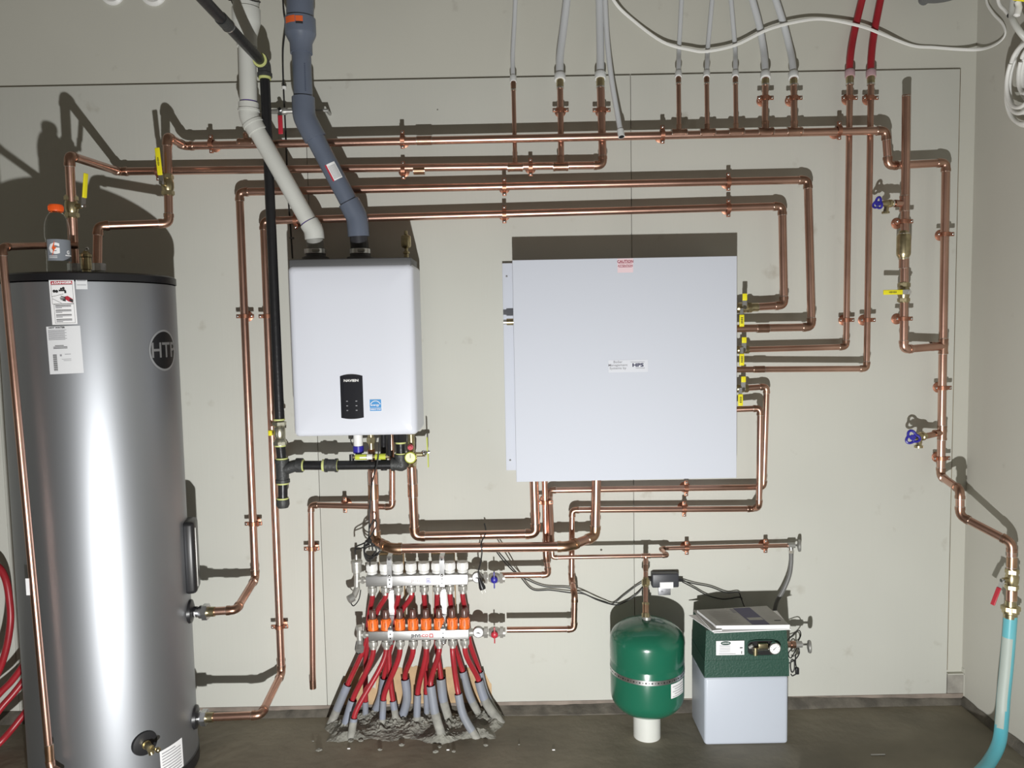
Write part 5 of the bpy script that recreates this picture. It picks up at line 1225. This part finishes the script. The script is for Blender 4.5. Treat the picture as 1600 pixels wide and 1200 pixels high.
# ================================================================ feeder with white tank
pA = F(1103,1163); pB = F(1231,1165); yF2 = (pA.y+pB.y)/2; sf = DEPTH-yF2
xl, xr_ = P(1101,1110,sf).x, P(1232,1110,sf).x; zW = P(1166,1057,sf).z; zG = P(1166,985,sf).z
ybk = yF2+.205
fd = thing('glycol_feeder', 'white plastic tank with a dark green pump cover, under the booklets', 'feeder', ((xl+xr_)/2, (yF2+ybk)/2, 0))
mb = MB(); mb.box(((xl+xr_)/2, (yF2+ybk)/2, zW/2), (xr_-xl, ybk-yF2, zW), M_MILK, bev=.012)
zsh = P(1082,1003,DEPTH-ybk+.01).z
mb.box(((xl+xr_)/2, ybk-.045, (zsh)/2), (xr_-xl-.001, .09, zsh), M_MILK, bev=.012); mb.build('reservoir', fd)
mb = MB(); d_ = ybk-yF2
# cover: lower skirt, sloping sides
def slab(x0, x1_, y0, y1_, z0, z1_, ins, m, bev=.0):
    vs = [(x0,y0,z0),(x1_,y0,z0),(x1_,y1_,z0),(x0,y1_,z0),(x0+ins,y0+ins,z1_),(x1_-ins,y0+ins,z1_),(x1_-ins,y1_-ins*.3,z1_),(x0+ins,y1_-ins*.3,z1_)]
    mb.add(vs, [(0,3,2,1),(4,5,6,7),(0,1,5,4),(1,2,6,5),(2,3,7,6),(3,0,4,7)], m)
zmid = P(1166,1031,sf).z
slab(xl-.001, xr_+.001, yF2-.002, ybk-.01, zW-.001, zmid, .0008, M_DGRN); slab(xl+.001, xr_-.001, yF2, ybk-.01, zmid, zG, .006, M_DGRN)
mb.box(((xl+xr_)/2, yF2+.055, zG-.004), (xr_-xl-.014, .090, .010), M_DGRN, bev=.003)
mb.build('pump_cover', fd)
u_ = W(1, sf)*1.06; fm = flatmap((0,0), yF2+.001)
def fq(px, py): p_ = P(px, py, sf); return p_.x, p_.z
mb = MB(); (a, b), (c, d) = fq(1119,1024), fq(1163,1001); put_rect(mb, fm, a, b, c, d, M_PAPER, 0, 1); x_, z_ = fq(1134,1005); put_disc(mb, fm, x_, z_, .007, M_DGRN, 1, 20, ru=.018)
put_text(mb, fm, 'AXIOM', x_, z_, .007, M_PAPER, .0001, 1.1, lift=2)
for k in range(5): put_rect(mb, fm, a+.012, b+.012+k*.006, a+.05, b+.0135+k*.006, M_GINK, 1, 1)
put_rect(mb, fm, a+.01, b+.004, a+.07, b+.006, M_GINK, 1, 1); put_rect(mb, fm, c-.016, d-.028, c-.006, d-.024, M_INK, 1, 1); put_rect(mb, fm, c-.011, b+.004, c-.008, b+.014, M_INK, 1, 1)
mb.build('instruction_label', fd)
x_, z_ = fq(1192,1012); mb = MB(); ow, oh = W(25, sf), W(12.5, sf); ring = []
for k in range(28):
    a_ = 2*math.pi*k/28; cx_ = math.copysign(abs(math.cos(a_))**.55, math.cos(a_)); sz_ = math.copysign(abs(math.sin(a_))**.55, math.sin(a_)); ring.append((x_+ow*cx_, z_+oh*sz_))
vs = [(a, yF2-.0012, b) for a, b in ring]; mb.add(vs, [tuple(range(28))], M_HOLE)
mb.tube([(a, yF2-.001, b) for a, b in ring], .0016, M_DGRN, 6, closed=True); mb.build('window_recess', fd)
mb = MB(); mb.box((x_-.004, yF2-.010, z_+.012), (.034,.016,.018), M_BRASS, bev=.002); mb.tube([(x_-.045, yF2-.010, z_-.002), (x_+.02, yF2-.010, z_+.000)], .0065, M_CHR, 12); mb.tube([(x_-.030, yF2-.010, z_+.006), (x_-.030, yF2-.010, z_-.022)], .0085, M_BRASS, 12); mb.tube([(x_-.050, yF2-.006, z_+.004), (x_-.040, yF2-.012, z_+.015)], .006, M_GREYM, 10); mb.build('brass_fittings', fd)
mb = MB(); gx_, gz_ = fq(1208,1010.5); gr = W(9.6, sf); c = V((gx_, yF2-.012, gz_)); mb.lathe([(0,-.008),(gr,-.008),(gr,.006),(gr*.86,.008),(gr*.86,.005),(0,.005)], c, YD, M_CHR, 26); gf = flatmap((gx_, gz_), c.y-.0052); put_disc(mb, gf, 0, 0, gr*.85, M_PAPER, 0, 24)
for k in range(9): a_ = math.radians(225-k*33.75); mb.box(V((gx_+math.cos(a_)*gr*.66, c.y-.0068, gz_+math.sin(a_)*gr*.66)), (.0014,.0004,.0014), M_INK)
mb.add([gf(gr*.4, gr*.42, 1), gf(-gr*.28, -gr*.16, 1), gf(-gr*.2, -gr*.26, 1)], [(0,1,2)], M_INK); mb.build('pressure_gauge', fd)
# outlet with stop valve on the right
mb = MB(); p0 = V((xr_-.01, yF2+.09, P(1235,1007,sf-.09).z)); mb.tube([p0, p0+XR*.035], .016, M_SOLD, 16); mb.tube([p0+XR*.02, p0+XR*.085], .011, M_CU, 16); mb.tube([p0+XR*.05, p0+XR*.066], .0135, M_CU2, 16); mb.tube([p0+XR*.066, p0+XR*.090], .012, M_GREYM, 14); fo = mb.build('outlet_valve', fd)
mb = MB(); mb.tube([p0+XR*.09, p0+XR*.112], .0045, M_CHR, 10); mb.lathe([(0,.104),(.006,.104),(.022,.108),(.024,.113),(.022,.117),(0,.115)], p0, XR+YD*.2, M_GREYM, 20); mb.build('handle', fo)
# booklets on top
def page(name, label, corners, th, top_m, side_m, extra=None):
    root = thing(name, label, 'booklet', sum(corners, V((0,0,0)))/4, 'booklets on the feeder')
    n = sum(corners, V((0,0,0)))/4; mb = MB(); vs = corners+[c-ZU*th for c in corners]
    mb.add(vs[:4], [(0,1,2,3)], top_m); mb.build('cover', root)
    m2 = MB(); m2.add([v-ZU*.0003 for v in vs], [(7,6,5,4),(0,4,5,1),(1,5,6,2),(2,6,7,3),(3,7,4,0)], side_m); m2.build('pages', root)
    if extra: extra(root, corners)
    return root
zt2 = zG+.0012
def onz(px, py, z): return F(px, py, z)
b1 = [onz(1076,961,zt2+.004), onz(1214,954,zt2+.004), onz(1236,982.5,zt2+.004), onz(1116,988,zt2+.004)]
page('booklet', 'bottom sheet of paper sticking out left under the booklet', b1, .003, M_PAPER, M_PAPER)
zt3 = zt2+.020
b2 = [onz(1089,953,zt3), onz(1198,946.5,zt3), onz(1234,976,zt3), onz(1119,977.5,zt3)]
def cover_art(root, c):
    bl = lambda u, v, lift=0: (c[3].lerp(c[2], u)).lerp(c[0].lerp(c[1], u), v)+ZU*(.0004+.0003*lift)
    mb = MB(); put_rect(mb, bl, .50, .02, .74, .96, M_PURP, 0, 2); put_rect(mb, bl, .53, .26, .73, .40, M_BKLT, 1, 1)
    for k in range(14): put_rect(mb, bl, .10, .12+k*.055, .42-(k % 3)*.04, .135+k*.055, mat('faint_text', (.30,.30,.29), .6), 0, 1)
    put_rect(mb, bl, .44, .70, .49, .93, M_GINK, 0, 1); put_rect(mb, bl, .86, .20, .95, .24, M_INK, 0, 1); mb.build('cover_print', root)
page('booklet', 'thick manual with a purple band lying on the green cover', b2, .015, M_BKLT, M_PAPER, cover_art)
b3 = [onz(1083,953,zt2+.009), onz(1105,955,zt2+.009), onz(1128,984,zt2+.009), onz(1113,985,zt2+.009)]
page('booklet', 'thin dark-edged leaflet peeking out at the left of the manual', b3, .0045, M_BKLT, M_PAPER)

# ================================================================ cords, adapter, hoses
ad_ = thing('power_adapter', 'black power adapter with a white label on the wall', 'power adapter', P(1040,917,.0))
a, b = P(1019,897,.04), P(1061,918,.04); c = (a+b)/2; mb = MB(); mb.box((c.x, DEPTH-.021, c.z), (b.x-a.x, .040, a.z-b.z), mat('adapter_black', (.045,.047,.055), .4), bev=.005)
mb.tube([V((a.x-.022, DEPTH-.020, c.z-.001)), V((a.x+.004, DEPTH-.020, c.z-.001))], .006, M_BLK, 10); mb.tube([V((b.x-.004, DEPTH-.020, c.z-.004)), V((b.x+.018, DEPTH-.020, c.z-.005))], .007, M_BLK, 10); mb.build('housing', ad_)
l0, l1 = P(1031,910,.042), P(1052,919.5,.042); mb = MB(); mb.box(((l0.x+l1.x)/2, DEPTH-.0418, (l0.z+l1.z)/2), (l1.x-l0.x, .0012, l0.z-l1.z), M_PAPER); mb.build('label', ad_)
o0, o1 = P(1029,917,.012), P(1048,928.5,.012); mb = MB(); mb.box(((o0.x+o1.x)/2, DEPTH-.006, (o0.z+o1.z)/2-.002), (o1.x-o0.x, .010, o0.z-o1.z+.004), mat('grey_tin', (.40,.40,.42), .4, .7, var=.3, vscale=70), bev=.001)
for k in (-.010, .010): mb.box(((o0.x+o1.x)/2+k, DEPTH-.0115, (o0.z+o1.z)/2-.004), (.007,.0006,.006), M_GINK)
recenter(mb.build('terminal_plate', label='small grey metal plate just below the power adapter', cat='plate'))
hose('black_cord', 'upper black cord from the adapter to behind the booklets', 'cord', [P(1065,907,.02),(1085,912,.015),(1110,917,.015),(1135,926,.015),(1153,925,.015),(1158,935,.02),(1163,948,.03)], .0024, M_BLKC, 'black cords by the adapter', seg=6)
hose('black_cord', 'lower black cord from the adapter to behind the booklets', 'cord', [P(1066,909,.02),(1085,919,.015),(1105,930,.015),(1130,936,.015),(1156,933,.015),(1159,938,.02)], .0024, M_BLKC, 'black cords by the adapter', seg=6)
hose('black_cord', 'upper one of two black cords sagging from manifold to adapter', 'cord', [(775,861,.13),(788,878,.10),(805,895,.05),(822,905,.02),(850,916,.015),(885,918,.015),(905,924,.03),(925,933,.03),(945,940,.02),(958,943,.015),(975,930,.015),(995,915,.015),(1012,906,.02)], .0024, M_BLKC, 'black cords by the adapter', seg=6)
hose('black_cord', 'lower one of two black cords sagging from manifold to adapter', 'cord', [(778,861,.13),(795,881,.10),(812,900,.04),(832,921,.015),(860,922,.015),(890,926,.02),(912,928,.03),(935,938,.03),(960,945,.02),(975,941,.015),(993,930,.015),(1005,918,.015),(1014,908,.02)], .0024, M_BLKC, 'black cords by the adapter', seg=6)
pc_ = thing('plug_cord', 'black cord with a two-pin plug hanging over the gauge', 'cord', P(757,822,.06))
pts = spline([P(757,818,.05), P(759,832,.10), P(752,848,.19), P(753,862,.20), P(751,878,.19), P(747.5,893,.17), P(748.5,905,.17)], 8); mb = MB(); mb.tube(pts, .0028, M_BLKC, 8); mb.build('cord', pc_)
q = P(752.5,915,.17); d = V((.32,0,-1)).normalized(); mb = MB(); mb.tube([q-d*.030, q-d*.012, q+d*.006, q+d*.014], [.005,.0085,.0125,.0115], M_BLK, 12); sdv = V((1,0,.32)).normalized()
for k in (-.0065, .0065): mb.box(q+d*.021+sdv*k, (.0016,.005,.016), M_GREYM, (sdv, YD, d))
mb.build('plug', pc_)
# bundled cord under the boiler
mb = MB(); bpts = [P(593,684,.2), P(590,720,.2), P(582,752,.18), P(578,790,.17), P(577,820,.17), P(576,843,.18)]
root = thing('cord_bundle', 'tied bundle of black cord hanging under the boiler', 'cord', P(576,870,.17)); mb.tube(spline(bpts, 6), .0028, M_BLKC, 8); mb.build('cord', root)
mb = MB(); c = P(578,860,.19); lp = []
for k in range(3):
    for a_ in [2*math.pi*j/12 for j in range(12)]: lp.append(c+V((math.cos(a_)*(.016+.006*k)+.008*k-.006, -.006*k, math.sin(a_)*(.040-.010*k))))
mb.tube(spline(lp, 3), .003, M_BLKC, 7); mb.build('loop', root)
mb = MB(); c2 = P(585,822,.18); mb.tube(spline([P(577,826,.18), P(584,812,.18), P(588,818,.18), P(585,828,.18), P(578,840,.18)], 5), .0028, M_BLKC, 7); mb.tube(spline([P(576,845,.18), P(566,850,.17), P(556,855,.16), P(555,866,.15)], 5), .0028, M_BLKC, 7); mb.tube(spline([P(577,850,.18), P(566,856,.17), P(556,858,.16)], 5), .0028, M_BLKC, 7)
mb.sphere(P(577,845,.19), .011, M_BLKC, 9); mb.tube([P(578,872,.17), P(578,884,.14)], .0026, M_BLKC, 6); mb.build('tied_ends', root)
# cord bundle beside the feeder
root = thing('cord_bundle', 'tangled black cord hanging at the right side of the feeder', 'cord', P(1246,1050,.15)); mb = MB()
mb.tube(spline([P(1230,1001,.18), P(1247,985,.12), P(1251,993,.10), P(1243,1008,.12), P(1232,1020,.16), P(1236,1028,.18), P(1246,1012,.14), P(1249,1020,.14), P(1243,1030,.16), P(1233,1036,.18)], 6), .0022, M_BLKC, 6); mb.build('loose_loops', root)
mb = MB(); mb.tube(spline([P(1237,1031,.18), P(1241,1033,.18), P(1241,1046,.18), P(1237,1050,.18), P(1235,1040,.18)], 6, True), .0026, M_BLKC, 6, closed=True); mb.tube(spline([P(1243,1022,.18), P(1243,1036,.17), P(1245,1044,.17)], 5), .0024, M_BLKC, 6); mb.box(P(1245.5,1048,.17), (.013,.012,.026), M_BLK, bev=.003); mb.tube(spline([P(1244,1053,.17), P(1238,1056,.17), P(1236,1053,.17)], 4), .0022, M_BLKC, 6); mb.build('plug', root)
hose('rubber_hose', 'dark grey hose hanging from the stop valve to behind the booklets', 'hose', [(1236,864,.045),(1236,880,.045),(1233,900,.05),(1224,922,.05),(1214,940,.05),(1210,962,.05),(1212,985,.06)], .0082, M_GREYH)
# extra tap and cords: shadowed stub behind feeder
hose('turquoise_hose', 'faded turquoise garden hose hanging to the floor at the right', 'hose', [(1579,962,.37),(1577,990,.37),(1573,1040,.37),(1568,1090,.375),(1566,1120,.385),(1561,1160,.42),(1546,1190,.47),(1525,1214,.54),F(1492,1245,.022),F(1400,1290,.022),F(1250,1320,.022)], .0210, M_HOSE, seg=24)
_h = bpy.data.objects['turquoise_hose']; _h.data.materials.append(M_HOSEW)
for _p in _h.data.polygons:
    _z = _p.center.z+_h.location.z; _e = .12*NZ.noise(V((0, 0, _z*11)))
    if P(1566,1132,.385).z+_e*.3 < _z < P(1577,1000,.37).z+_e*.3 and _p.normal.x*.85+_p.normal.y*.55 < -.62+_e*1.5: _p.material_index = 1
# floor scraps
for i, (px, py, l_, m_) in enumerate(((1372,1180,.05,M_PAPER),(1360,1103,.012,M_PAPER),(865,1172,.010,M_PAPER),(545,1170,.010,M_PAPER),(700,1172,.010,M_PAPER))):
    q = F(px, py); mb = MB(); mb.box(q+ZU*.0015, (l_, .004, .003), m_); recenter(mb.build('floor_scrap', label=['thin pale splinter on the floor left of the hose','tiny white chip by the sill right of the feeder','tiny pale chip on the floor left of the white stub','tiny pale chip on the floor below the heap, left','tiny pale chip on the floor below the heap, middle'][i], cat='scrap'))
